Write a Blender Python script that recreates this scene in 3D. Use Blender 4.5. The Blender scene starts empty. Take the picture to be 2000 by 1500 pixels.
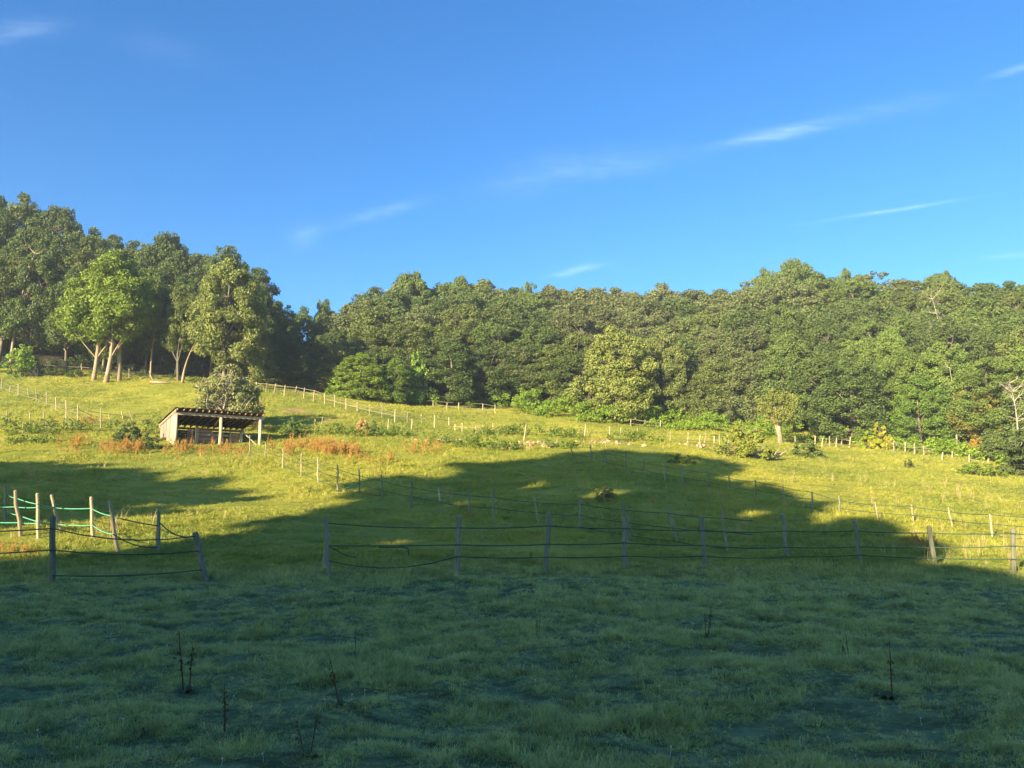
import bpy, math, random
import numpy as np
from mathutils import Vector, Matrix

# ------------------------------------------------------------------ camera, sky, sun, exposure
SC = bpy.context.scene
R = math.radians
CAMZ = 1.7
PITCH = math.atan(235.0 / 1510.0)
FPX = 1510.0
SUN_A = R(35)      # sun stands behind the camera, 35 degrees to the left
SUN_E = R(16)

cam_d = bpy.data.cameras.new('camera')
cam = bpy.data.objects.new('camera', cam_d)
SC.collection.objects.link(cam)
SC.camera = cam
cam.location = (0, 0, CAMZ)
cam.rotation_euler = (math.pi / 2 + PITCH, 0, 0)
cam_d.sensor_width = 36
cam_d.lens = FPX / 2000 * 36
cam_d.clip_start = 0.1
cam_d.clip_end = 8000

SC.view_settings.view_transform = 'Standard'
SC.view_settings.look = 'None'
SC.view_settings.gamma = 1
SC.view_settings.use_curve_mapping = False
SC.view_settings.exposure = 2.25
SC.render.engine = 'CYCLES'
SC.cycles.max_bounces = 6
SC.cycles.diffuse_bounces = 3
SC.cycles.glossy_bounces = 2
SC.cycles.transmission_bounces = 3
SC.cycles.transparent_max_bounces = 4
SC.cycles.volume_bounces = 0
SC.cycles.use_denoising = True
SC.cycles.caustics_reflective = False
SC.cycles.caustics_refractive = False

SUN_STRENGTH = 3.9
SKY_STRENGTH = 0.072
sun_d = bpy.data.lights.new('sun', 'SUN')
sun = bpy.data.objects.new('sun', sun_d)
SC.collection.objects.link(sun)
sun_d.energy = SUN_STRENGTH
sun_d.angle = R(0.6)
sun_d.color = (1.0, 0.80, 0.50)
TOSUN = Vector((-math.sin(SUN_A) * math.cos(SUN_E), -math.cos(SUN_A) * math.cos(SUN_E), math.sin(SUN_E)))
sun.rotation_euler = TOSUN.to_track_quat('Z', 'Y').to_euler()

world = bpy.data.worlds.new('World')
SC.world = world
world.use_nodes = True
wn = world.node_tree
wn.nodes.clear()


class NT:
    """small helper to chain shader nodes"""
    def __init__(s, tree):
        s.t = tree

    def n(s, typ, **kw):
        nd = s.t.nodes.new(typ)
        for k, v in kw.items():
            setattr(nd, k, v)
        return nd

    def l(s, a, b):
        s.t.links.new(a, b)

    def math(s, op, a, b=None, c=None, clamp=False):
        nd = s.t.nodes.new('ShaderNodeMath')
        nd.operation = op
        nd.use_clamp = clamp
        for i, v in enumerate((a, b, c)):
            if v is None:
                continue
            if isinstance(v, (int, float)):
                nd.inputs[i].default_value = v
            else:
                s.t.links.new(v, nd.inputs[i])
        return nd.outputs[0]

    def mix(s, f, a, b, blend='MIX'):
        nd = s.t.nodes.new('ShaderNodeMix')
        nd.data_type = 'RGBA'
        nd.blend_type = blend
        for sock, v in ((nd.inputs[0], f), (nd.inputs[6], a), (nd.inputs[7], b)):
            if isinstance(v, (int, float)):
                sock.default_value = v
            elif isinstance(v, tuple):
                sock.default_value = (*v[:3], 1)
            else:
                s.t.links.new(v, sock)
        return nd.outputs[2]

    def noise(s, vec, scale, detail=3, rough=0.55, dist=0.0):
        nd = s.t.nodes.new('ShaderNodeTexNoise')
        nd.inputs['Scale'].default_value = scale
        nd.inputs['Detail'].default_value = detail
        nd.inputs['Roughness'].default_value = rough
        nd.inputs['Distortion'].default_value = dist
        if vec is not None:
            s.t.links.new(vec, nd.inputs['Vector'])
        return nd.outputs[0]

    def ramp(s, f, lo, hi):
        nd = s.t.nodes.new('ShaderNodeMapRange')
        nd.inputs[1].default_value = lo
        nd.inputs[2].default_value = hi
        s.t.links.new(f, nd.inputs[0])
        return nd.outputs[0]

    def mapping(s, vec, scale=(1, 1, 1), rot=(0, 0, 0)):
        nd = s.t.nodes.new('ShaderNodeMapping')
        nd.inputs['Scale'].default_value = scale
        nd.inputs['Rotation'].default_value = rot
        s.t.links.new(vec, nd.inputs['Vector'])
        return nd.outputs[0]


def ray(px, py):
    x = (px - 1000.0) / FPX
    y = (750.0 - py) / FPX
    return np.array([x, math.cos(PITCH) - y * math.sin(PITCH), math.sin(PITCH) + y * math.cos(PITCH)])


def at_depth(px, py, Y):
    d = ray(px, py)
    t = Y / d[1]
    return np.array([d[0] * t, Y, CAMZ + d[2] * t])


W = NT(wn)
sky = W.n('ShaderNodeTexSky')
sky.sky_type = 'NISHITA'
sky.sun_disc = False
sky.sun_elevation = SUN_E
sky.sun_rotation = math.atan2(TOSUN.x, TOSUN.y) % (2 * math.pi)
sky.altitude = 200
sky.air_density = 1.0
sky.dust_density = 1.7
sky.ozone_density = 1.6
hs = W.n('ShaderNodeHueSaturation')
hs.inputs['Saturation'].default_value = 1.36
W.l(sky.outputs[0], hs.inputs['Color'])
skycol = W.mix(1.0, hs.outputs[0], (0.45, 0.69, 0.885), 'MULTIPLY')
# thin high cloud streaks, fixed to directions of the sky
tc = W.n('ShaderNodeTexCoord')
sep = W.n('ShaderNodeSeparateXYZ')
W.l(tc.outputs['Generated'], sep.inputs[0])
gy = W.math('MAXIMUM', sep.outputs[1], 0.02)
gu = W.math('DIVIDE', sep.outputs[0], gy)
gv = W.math('DIVIDE', sep.outputs[2], gy)
front = W.math('GREATER_THAN', sep.outputs[1], 0.05)
comb = W.n('ShaderNodeCombineXYZ')
W.l(gu, comb.inputs[0]); W.l(gv, comb.inputs[1])
cn = W.noise(W.mapping(comb.outputs[0], (9, 60, 1), (0, 0, R(14))), 1.0, 6, 0.65, 0.8)
cn2 = W.noise(comb.outputs[0], 9.0, 4, 0.6, 0.3)
STREAKS = [((1310, 297), (1562, 250), 13, 0.22, 0.85), ((1555, 439), (1920, 384), 3.5, 0.15, 0.5),
           ((1062, 541), (1175, 517), 7, 0.2, 0.6), ((560, 475), (640, 447), 26, 0.07, 0.5), ((640, 440), (850, 385), 12, 0.09, 0.5),
           ((-60, 82), (170, 34), 26, 0.08, 0.4), ((200, 60), (430, 130), 30, 0.03, 0.5), ((1925, 152), (2060, 118), 8, 0.12, 0.5),
           ((1900, 505), (2060, 492), 6, 0.09, 0.5), ((1560, 250), (1900, 180), 20, 0.05, 0.5), ((1000, 330), (1400, 300), 30, 0.05, 0.5),
           ((880, 380), (1250, 320), 30, 0.05, 0.5)]
total = None
for (a, b, wpx, stg, bias) in STREAKS:
    da, db = ray(*a), ray(*b)
    ua, va, ub, vb = da[0] / da[1], da[2] / da[1], db[0] / db[1], db[2] / db[1]
    ln = math.hypot(ub - ua, vb - va)
    cx, cy = ((ub - ua) / ln, (vb - va) / ln)
    w = wpx / FPX
    du = W.math('SUBTRACT', gu, ua); dv = W.math('SUBTRACT', gv, va)
    s_ = W.math('DIVIDE', W.math('ADD', W.math('MULTIPLY', du, cx), W.math('MULTIPLY', dv, cy)), ln)
    t_ = W.math('DIVIDE', W.math('ADD', W.math('MULTIPLY', du, -cy), W.math('MULTIPLY', dv, cx)), w)
    t_ = W.math('ADD', t_, W.math('MULTIPLY', W.math('SUBTRACT', cn2, 0.5), 2.2))
    g = W.math('EXPONENT', W.math('MULTIPLY', W.math('MULTIPLY', t_, t_), -1.0))
    sc_ = W.math('DIVIDE', W.math('SUBTRACT', s_, bias), 0.36)
    e = W.math('EXPONENT', W.math('MULTIPLY', W.math('MULTIPLY', sc_, sc_), -1.0))
    m = W.math('MULTIPLY', W.math('MULTIPLY', g, e), stg)
    total = m if total is None else W.math('ADD', total, m)
cloud = W.math('MULTIPLY', W.math('MULTIPLY', total, W.ramp(cn, 0.25, 0.7)), front, clamp=True)
skyfin = W.mix(cloud, skycol, (6.0, 7.0, 7.6))
bg = W.n('ShaderNodeBackground')
bg.inputs['Strength'].default_value = SKY_STRENGTH
W.l(skyfin, bg.inputs['Color'])
wo = W.n('ShaderNodeOutputWorld')
W.l(bg.outputs[0], wo.inputs['Surface'])

rng = np.random.default_rng(7)
random.seed(7)

# ------------------------------------------------------------------ terrain height
CTRL_PX = [(0, 1140, 16), (0, 1045, 24), (0, 960, 34), (0, 905, 44), (0, 860, 54), (0, 830, 62), (0, 765, 80), (0, 728, 92),
           (200, 1045, 24.5), (150, 912, 43), (180, 860, 54), (180, 735, 92), (350, 745, 90), (200, 790, 74),
           (340, 869, 54), (504, 871, 57), (430, 1000, 31), (430, 940, 41), (300, 900, 46.5),
           (500, 768, 82), (580, 805, 72), (620, 862, 57), (650, 790, 82), (700, 785, 88), (800, 792, 92), (860, 868, 58), (850, 832, 74),
           (1000, 808, 94), (1000, 845, 72), (1150, 862, 60), (1300, 838, 90), (1300, 862, 66), (1150, 822, 90),
           (1500, 862, 80), (1500, 892, 61), (1523, 866, 74), (1650, 874, 74), (1800, 890, 69), (1960, 912, 61), (2060, 925, 58),
           (1155, 905, 50), (1300, 942, 42), (1475, 977, 38), (1640, 1003, 34), (1780, 1020, 31), (1938, 1052, 27),
           (1700, 940, 48), (1950, 950, 46), (1050, 940, 43), (700, 962, 39), (553, 916, 44), (800, 990, 34), (916, 1012, 31), (1132, 1040, 27),
           (1305, 1065, 24.5), (1419, 1075, 22.5), (1540, 1094, 20), (1682, 1103, 19), (1979, 1121, 18),
           (642, 1129, 16.3), (893, 1124, 16.6), (1066, 1118, 16.8), (1222, 1115, 17), (400, 1136, 16), (102, 1141, 16)]
CTRL_XYZ = []
for px, py, Y in CTRL_PX:
    CTRL_XYZ.append(at_depth(px, py, Y))
for x in (-60, -30, -8, 0, 8, 30, 60):
    for y in (-60, -30, 0):
        CTRL_XYZ.append(np.array([x, y, 0.0]))
for x in (-5, 0, 5):
    for y in (6, 10):
        CTRL_XYZ.append(np.array([x, y, 0.0]))
for px, Y, z in [(-150, 112, 27), (0, 112, 27.5), (250, 114, 25), (450, 114, 20.5), (560, 122, 18), (640, 130, 18.5), (760, 136, 23), (900, 136, 26.5), (1100, 136, 26.5),
                 (1300, 136, 26), (1560, 128, 28), (1800, 118, 25), (2000, 110, 23), (2200, 105, 21),
                 (0, 170, 40), (600, 170, 30), (1000, 170, 36), (1500, 170, 38), (2000, 170, 35),
                 (-200, 60, 7), (-200, 30, 2), (2300, 50, 2.5), (2300, 25, 0.2)]:
    CTRL_XYZ.append(np.array([(px - 1000) / FPX * Y, Y, z]))
CTRL = np.array(CTRL_XYZ)


def _k(r2):
    return 0.5 * r2 * np.log(r2 + 1e-9)


_S = 50.0
_P = CTRL[:, :2] / _S
_n = len(_P)
_d2 = ((_P[:, None, :] - _P[None, :, :]) ** 2).sum(-1)
_A = np.zeros((_n + 3, _n + 3))
_A[:_n, :_n] = _k(_d2) + np.eye(_n) * 6e-5
_A[:_n, _n] = 1; _A[:_n, _n + 1:] = _P
_A[_n, :_n] = 1; _A[_n + 1:, :_n] = _P.T
_w = np.linalg.solve(_A, np.concatenate([CTRL[:, 2], np.zeros(3)]))


def vnoise(x, y, s, seed=0):
    """smooth value noise in -1..1, numpy"""
    x = np.asarray(x, float) / s + seed * 17.3
    y = np.asarray(y, float) / s + seed * 31.7
    xi = np.floor(x); yi = np.floor(y)
    fx = x - xi; fy = y - yi
    fx = fx * fx * (3 - 2 * fx); fy = fy * fy * (3 - 2 * fy)

    def h(a, b):
        v = np.sin(a * 127.1 + b * 311.7 + seed * 74.7) * 43758.5453
        return (v - np.floor(v)) * 2 - 1
    return (h(xi, yi) * (1 - fx) + h(xi + 1, yi) * fx) * (1 - fy) + (h(xi, yi + 1) * (1 - fx) + h(xi + 1, yi + 1) * fx) * fy


def ground_base(X, Y):
    X = np.atleast_1d(np.asarray(X, float)); Y = np.atleast_1d(np.asarray(Y, float))
    Xc = np.clip(X, -130, 130) / _S; Yc = np.clip(Y, -60, 190) / _S
    out = np.zeros(Xc.shape)
    for i in range(0, Xc.size, 20000):
        q = np.stack([Xc.ravel()[i:i + 20000], Yc.ravel()[i:i + 20000]], 1)
        d2 = ((q[:, None, :] - _P[None]) ** 2).sum(-1)
        out.ravel()[i:i + 20000] = _k(d2) @ _w[:_n] + _w[_n] + q @ _w[_n + 1:]
    return out


def relief(X, Y):
    fade = np.clip(1.6 - np.asarray(Y) / 40.0, 0.35, 1)
    a = 0.05 * vnoise(X, Y * 1.3, 0.42, 1) + 0.06 * vnoise(X, Y * 1.4, 1.2, 2) + 0.05 * vnoise(X, Y, 3.1, 3)
    far = 0.10 * vnoise(X, Y, 6.5, 4) * np.clip((np.asarray(Y) - 18) / 20, 0, 1)
    return a * fade + far


def ground(X, Y):
    return ground_base(X, Y) + relief(np.atleast_1d(X), np.atleast_1d(Y))


def gz(x, y):
    return float(ground(np.array([x]), np.array([y]))[0])


# the height on a fine lookup grid for fast ray casting
_gx = np.linspace(-125, 125, 501); _gy = np.linspace(-40, 185, 451)
_GX, _GY = np.meshgrid(_gx, _gy, indexing='ij')
_GZ = ground_base(_GX.ravel(), _GY.ravel()).reshape(_GX.shape)


def gfast(X, Y):
    X = np.asarray(X, float); Y = np.asarray(Y, float)
    fx = np.clip((X + 125) / 0.5, 0, 499.999); fy = np.clip((Y + 40) / 0.5, 0, 449.999)
    i = fx.astype(int); j = fy.astype(int); a = fx - i; b = fy - j
    z = (_GZ[i, j] * (1 - a) + _GZ[i + 1, j] * a) * (1 - b) + (_GZ[i, j + 1] * (1 - a) + _GZ[i + 1, j + 1] * a) * b
    return z + relief(X, Y)


def hit(px, py, ymin=4.5, ymax=175):
    """where the line of sight through a photo position meets the ground"""
    d = ray(px, py)
    Ys = np.arange(ymin, ymax, 0.1)
    t = Ys / d[1]
    dz = CAMZ + d[2] * t - gfast(d[0] * t, Ys)
    k = np.where(dz <= 0)[0]
    k = k[0] if len(k) else int(np.argmin(np.abs(dz)))
    Y = Ys[k]
    x = d[0] * Y / d[1]
    return np.array([x, Y, float(gfast(x, Y))])


# ------------------------------------------------------------------ mesh helpers
COL = SC.collection


def mesh_arrays(name, V, F, mats, mat_idx=None, smooth=False):
    V = np.asarray(V, np.float32).reshape(-1, 3)
    F = np.asarray(F, np.int32)
    me = bpy.data.meshes.new(name)
    n, k = F.shape
    me.vertices.add(len(V)); me.vertices.foreach_set('co', V.ravel())
    me.loops.add(n * k); me.loops.foreach_set('vertex_index', F.ravel())
    me.polygons.add(n)
    me.polygons.foreach_set('loop_start', np.arange(0, n * k, k, dtype=np.int32))
    me.polygons.foreach_set('loop_total', np.full(n, k, np.int32))
    if mat_idx is not None:
        me.polygons.foreach_set('material_index', np.asarray(mat_idx, np.int32))
    me.polygons.foreach_set('use_smooth', np.full(n, smooth, bool))
    me.update(calc_edges=True)
    me.validate()
    for m in (mats if isinstance(mats, (list, tuple)) else [mats]):
        me.materials.append(m)
    return me


def link(name, me, parent=None, loc=None):
    o = bpy.data.objects.new(name, me)
    COL.objects.link(o)
    if parent is not None:
        o.parent = parent
    if loc is not None:
        o.location = loc
    return o


def thing(name, label, cat, loc=(0, 0, 0), rz=0, group=None):
    o = bpy.data.objects.new(name, None)
    COL.objects.link(o)
    o.empty_display_size = 0.3
    o.location = loc
    o.rotation_euler = (0, 0, rz)
    o['label'] = label
    o['category'] = cat
    if group:
        o['group'] = group
    return o


def tag(o, label, cat, group=None, kind=None):
    o['label'] = label
    if cat: o['category'] = cat
    if group: o['group'] = group
    if kind: o['kind'] = kind
    return o


class MB:
    def __init__(s):
        s.v = []; s.f = []; s.n = 0

    def add(s, V, F):
        V = np.asarray(V, float).reshape(-1, 3)
        s.v.append(V); s.f.append(np.asarray(F, int) + s.n); s.n += len(V)

    def tube(s, pts, rad, sides=6, cap=True):
        pts = np.asarray(pts, float); m = len(pts)
        rad = np.broadcast_to(np.asarray(rad, float), (m,))
        tan = np.gradient(pts, axis=0)
        tan /= np.linalg.norm(tan, axis=1)[:, None] + 1e-9
        ref = np.array([0.0, 0, 1]) if abs(tan[:, 2]).mean() < 0.8 else np.array([1.0, 0, 0])
        a = np.cross(tan, ref); a /= np.linalg.norm(a, axis=1)[:, None] + 1e-9
        b = np.cross(tan, a)
        th = np.arange(sides) * 2 * math.pi / sides
        ring = pts[:, None, :] + rad[:, None, None] * (np.cos(th)[None, :, None] * a[:, None, :] + np.sin(th)[None, :, None] * b[:, None, :])
        F = []
        for i in range(m - 1):
            for k in range(sides):
                k2 = (k + 1) % sides
                F.append((i * sides + k, i * sides + k2, (i + 1) * sides + k2, (i + 1) * sides + k))
        V = ring.reshape(-1, 3)
        if cap:
            V = np.vstack([V, pts[0], pts[-1]])
            c0, c1 = m * sides, m * sides + 1
            for k in range(0, sides):
                k2 = (k + 1) % sides
                F.append((c0, k2, k, c0)); F.append((c1, (m - 1) * sides + k, (m - 1) * sides + k2, c1))
        s.add(V, F)

    def box(s, c, size, M=None, jit=0.0):
        """a box with slightly broken edges; c is the centre"""
        hx, hy, hz = [q / 2 for q in size]
        V = np.array([(x, y, z) for x in (-hx, hx) for y in (-hy, hy) for z in (-hz, hz)], float)
        if jit:
            V += rng.uniform(-jit, jit, V.shape)
        if M is not None:
            V = V @ np.asarray(M).T
        V += np.asarray(c, float)
        s.add(V, [(0, 1, 3, 2), (4, 6, 7, 5), (0, 4, 5, 1), (2, 3, 7, 6), (0, 2, 6, 4), (1, 5, 7, 3)])

    def mesh(s, name, mat, smooth=False):
        V = np.vstack(s.v); F = np.vstack(s.f)
        # degenerate quads (caps) become triangles
        deg = F[:, 0] == F[:, 3]
        if deg.any():
            me = bpy.data.meshes.new(name)
            faces = [tuple(f[:3]) if d else tuple(f) for f, d in zip(F.tolist(), deg)]
            me.from_pydata(V.tolist(), [], faces)
            if smooth:
                me.polygons.foreach_set('use_smooth', np.ones(len(me.polygons), bool))
            me.materials.append(mat)
            me.update()
            return me
        return mesh_arrays(name, V, F, mat, smooth=smooth)


def rot_to(d):
    return np.array(Vector(d).to_track_quat('Z', 'Y').to_matrix())


# ------------------------------------------------------------------ materials
def new_mat(name):
    m = bpy.data.materials.new(name)
    m.use_nodes = True
    m.node_tree.nodes.clear()
    return m, NT(m.node_tree)


def finish(N, col, rough=0.8, spec=0.3, transl=0.0, tcol=None, bump=None, bstr=0.3, bdist=0.05):
    p = N.n('ShaderNodeBsdfPrincipled')
    if isinstance(col, tuple): p.inputs['Base Color'].default_value = (*col, 1)
    else: N.l(col, p.inputs['Base Color'])
    if isinstance(rough, (int, float)): p.inputs['Roughness'].default_value = rough
    else: N.l(rough, p.inputs['Roughness'])
    p.inputs['Specular IOR Level'].default_value = spec
    if bump is not None:
        b = N.n('ShaderNodeBump'); b.inputs['Strength'].default_value = bstr; b.inputs['Distance'].default_value = bdist
        N.l(bump, b.inputs['Height']); N.l(b.outputs[0], p.inputs['Normal'])
    out = N.n('ShaderNodeOutputMaterial')
    if transl:
        t = N.n('ShaderNodeBsdfTranslucent')
        if tcol is not None: N.l(tcol, t.inputs['Color'])
        else: N.l(col, t.inputs['Color'])
        mx = N.n('ShaderNodeMixShader'); mx.inputs[0].default_value = transl
        N.l(p.outputs[0], mx.inputs[1]); N.l(t.outputs[0], mx.inputs[2])
        N.l(mx.outputs[0], out.inputs[0])
    else:
        N.l(p.outputs[0], out.inputs[0])


def geo_pos(N):
    return N.n('ShaderNodeNewGeometry').outputs['Position']


def mat_leaf(name, spread=0.5, transl=0.25):
    m, N = new_mat(name)
    oi = N.n('ShaderNodeObjectInfo')
    pos = geo_pos(N)
    n1 = N.noise(pos, 0.55, 3, 0.6)
    n2 = N.noise(pos, 3.2, 2, 0.5)
    base = N.mix(1.0, oi.outputs['Color'], (1.12, 1.18, 1.15), 'MULTIPLY')
    dark = N.mix(1.0, base, (0.62, 0.70, 0.62), 'MULTIPLY')
    lite = N.mix(1.0, base, (1.25, 1.22, 1.0), 'MULTIPLY')
    c = N.mix(N.ramp(n1, 0.3, 0.7), dark, lite)
    c = N.mix(N.math('MULTIPLY', N.ramp(n2, 0.35, 0.65), 0.45), c, N.mix(1.0, base, (1.4, 1.32, 1.05), 'MULTIPLY'))
    finish(N, c, 0.55, 0.25, transl)
    return m


def mat_bark(name, c1, c2):
    m, N = new_mat(name)
    pos = geo_pos(N)
    n = N.noise(N.mapping(pos, (3, 3, 0.7)), 2.5, 4, 0.65)
    n2 = N.noise(pos, 0.8, 2)
    c = N.mix(N.ramp(n, 0.35, 0.65), c1, c2)
    c = N.mix(N.math('MULTIPLY', N.ramp(n2, 0.5, 0.7), 0.4), c, (0.07, 0.09, 0.035))
    finish(N, c, 0.9, 0.15, bump=n, bstr=0.6)
    return m


def mat_wood(name, c1, c2, sc=(6, 6, 0.8), moss=0.2):
    m, N = new_mat(name)
    tcn = N.n('ShaderNodeTexCoord')
    oi = N.n('ShaderNodeObjectInfo')
    pos = tcn.outputs['Object']
    n = N.noise(N.mapping(pos, sc), 4.0, 5, 0.65, 0.4)
    c = N.mix(N.ramp(n, 0.3, 0.7), c1, c2)
    var = N.math('ADD', N.math('MULTIPLY', oi.outputs['Random'], 0.5), 0.72)
    vc = N.n('ShaderNodeCombineColor'); N.l(var, vc.inputs[0]); N.l(var, vc.inputs[1]); N.l(var, vc.inputs[2])
    c = N.mix(1.0, c, vc.outputs[0], 'MULTIPLY')
    n2 = N.noise(geo_pos(N), 2.3, 3)
    c = N.mix(N.math('MULTIPLY', N.ramp(n2, 0.5, 0.75), moss), c, (0.09, 0.10, 0.05))
    finish(N, c, 0.85, 0.2, bump=n, bstr=0.5, bdist=0.01)
    return m


def grass_colour(N, pos, tuft):
    """position driven pasture colour shared by the soil sheet and the blades"""
    big = N.noise(N.mapping(pos, (1, 0.6, 0.4)), 0.11, 4, 0.6, 0.3)
    mid = N.noise(N.mapping(pos, (1, 1.5, 0.5)), 0.6, 4, 0.62)
    fine = N.noise(pos, 5.0, 3, 0.6)
    g1 = (0.14, 0.195, 0.024)    # fresh green
    g2 = (0.325, 0.325, 0.042)    # yellow green
    g3 = (0.36, 0.30, 0.085)     # straw
    c = N.mix(N.ramp(big, 0.32, 0.62), g1, g2)
    c = N.mix(N.math('MULTIPLY', N.ramp(mid, 0.5, 0.75), 0.5), c, g3)
    c = N.mix(N.math('MULTIPLY', N.ramp(mid, 0.5, 0.28), 0.7), c, (0.085, 0.125, 0.018))
    c = N.mix(N.math('MULTIPLY', N.ramp(fine, 0.45, 0.75), 0.35), c, (0.34, 0.33, 0.06))
    # closely grazed near paddock; colours lightened in place of fill light in the shade
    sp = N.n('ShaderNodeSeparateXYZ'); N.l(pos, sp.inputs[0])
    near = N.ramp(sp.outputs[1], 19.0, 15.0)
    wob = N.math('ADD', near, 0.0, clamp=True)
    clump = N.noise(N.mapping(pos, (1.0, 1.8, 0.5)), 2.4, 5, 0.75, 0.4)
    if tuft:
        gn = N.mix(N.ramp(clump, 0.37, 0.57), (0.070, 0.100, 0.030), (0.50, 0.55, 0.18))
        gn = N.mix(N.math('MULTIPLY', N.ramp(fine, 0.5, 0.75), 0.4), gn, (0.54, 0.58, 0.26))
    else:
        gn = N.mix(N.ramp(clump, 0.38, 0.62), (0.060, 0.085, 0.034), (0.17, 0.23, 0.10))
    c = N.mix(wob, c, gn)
    return N.mix(1.0, c, (1.18, 1.2, 1.2), 'MULTIPLY')


def dirt_patches(N, pos, c):
    sp = N.n('ShaderNodeSeparateXYZ'); N.l(pos, sp.inputs[0])
    wob = N.noise(pos, 1.1, 4, 0.65)
    tot = None
    for (px, py, wx, wy, s) in [(578, 804, 44, 7, 0.9), (1450, 873, 60, 4, 0.6), (1190, 863, 60, 5, 0.8), (880, 862, 50, 6, 0.7), (1540, 922, 40, 5, 0.4),
                                (175, 822, 55, 7, 0.6), (235, 828, 40, 6, 0.5), (1800, 1070, 130, 9, 0.55), (250, 738, 60, 3, 0.7), (640, 820, 30, 6, 0.5),
                                (710, 826, 30, 7, 0.6), (60, 1070, 70, 18, 0.55), (1380, 873, 60, 4, 0.7), (820, 840, 25, 4, 0.5), (320, 748, 40, 4, 0.5)]:
        a = hit(px, py); b = hit(px + wx, py); d = hit(px, py - wy); d2 = hit(px, py + wy)
        rx = max(abs(b[0] - a[0]), 0.4); ry = max(abs(d[1] - d2[1]) * 0.5, 0.8)
        u = N.math('DIVIDE', N.math('SUBTRACT', sp.outputs[0], float(a[0])), float(rx))
        v = N.math('DIVIDE', N.math('SUBTRACT', sp.outputs[1], float(a[1])), float(ry))
        q = N.math('ADD', N.math('MULTIPLY', u, u), N.math('MULTIPLY', v, v))
        g = N.math('MULTIPLY', N.math('EXPONENT', N.math('MULTIPLY', q, -1.2)), s)
        tot = g if tot is None else N.math('MAXIMUM', tot, g)
    f = N.ramp(N.math('MULTIPLY', tot, N.math('ADD', wob, 0.5)), 0.25, 0.6)
    return N.mix(f, c, (0.34, 0.20, 0.11))


def mat_ground():
    m, N = new_mat('pasture_soil')
    pos = geo_pos(N)
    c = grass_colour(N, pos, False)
    c = N.mix(1.0, c, (0.80, 0.78, 0.75), 'MULTIPLY')
    c = dirt_patches(N, pos, c)
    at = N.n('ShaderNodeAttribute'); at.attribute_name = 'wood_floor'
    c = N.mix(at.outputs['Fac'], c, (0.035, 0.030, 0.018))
    b = N.noise(pos, 7.0, 5, 0.7)
    finish(N, c, 0.9, 0.15, bump=b, bstr=0.8, bdist=0.12)
    return m


def mat_blade():
    m, N = new_mat('grass_blade')
    pos = geo_pos(N)
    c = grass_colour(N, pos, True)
    oi = N.n('ShaderNodeObjectInfo')
    c = N.mix(N.math('MULTIPLY', oi.outputs['Random'], 0.35), c, (0.36, 0.33, 0.07))
    sp = N.n('ShaderNodeSeparateXYZ'); N.l(pos, sp.inputs[0])
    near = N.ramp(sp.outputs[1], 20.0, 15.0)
    # dewy near blades mixed lighter again, standing in for missing fill light
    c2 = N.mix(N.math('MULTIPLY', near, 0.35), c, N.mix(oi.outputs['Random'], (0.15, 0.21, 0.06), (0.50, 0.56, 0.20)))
    finish(N, c2, 0.5, 0.4, 0.30)
    return m


def mat_plain(name, col, rough=0.8, spec=0.2, transl=0.0, var=0.25, sc=4.0):
    m, N = new_mat(name)
    n = N.noise(geo_pos(N), sc, 3)
    c = N.mix(n, tuple(q * (1 - var) for q in col), tuple(min(1, q * (1 + var)) for q in col))
    finish(N, c, rough, spec, transl)
    return m


M_LEAF = mat_leaf('leaf')
M_BARK = mat_bark('bark_grey', (0.10, 0.085, 0.065), (0.22, 0.19, 0.15))
M_BARK_PALE = mat_bark('bark_pale', (0.22, 0.16, 0.11), (0.38, 0.29, 0.21))
M_BARK_DEAD = mat_bark('bark_dead', (0.22, 0.19, 0.15), (0.38, 0.34, 0.28))
M_GROUND = mat_ground()
M_BLADE = mat_blade()
M_POST = mat_wood('post_wood', (0.12, 0.125, 0.085), (0.24, 0.245, 0.175), moss=0.3)
M_POST_PALE = mat_wood('post_wood_pale', (0.25, 0.21, 0.13), (0.40, 0.34, 0.22), moss=0.15)
M_ROPE = mat_plain('rope_dark', (0.045, 0.085, 0.06), 0.7)
M_ROPE_GREEN = mat_plain('rope_green', (0.10, 0.33, 0.20), 0.6, var=0.1)
M_RAIL = mat_wood('rail_wood', (0.17, 0.145, 0.105), (0.29, 0.25, 0.18), (0.8, 6, 6), 0.2)
M_DOCK = mat_plain('dock_seed', (0.40, 0.235, 0.065), 0.85, transl=0.15, var=0.45, sc=2.0)
M_DOCK_DARK = mat_plain('dock_seed_brown', (0.085, 0.045, 0.025), 0.85, var=0.4, sc=8)
M_ROSETTE = mat_plain('dock_leaf', (0.05, 0.075, 0.03), 0.6, var=0.4, sc=9)
M_STRAW = mat_plain('straw', (0.42, 0.33, 0.16), 0.8, transl=0.2, var=0.3)

# ------------------------------------------------------------------ the ground sheet
def axis(parts):
    out = []
    for a, b, st in parts:
        out.append(np.arange(a, b, st))
    return np.concatenate(out + [[parts[-1][1]]])


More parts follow.
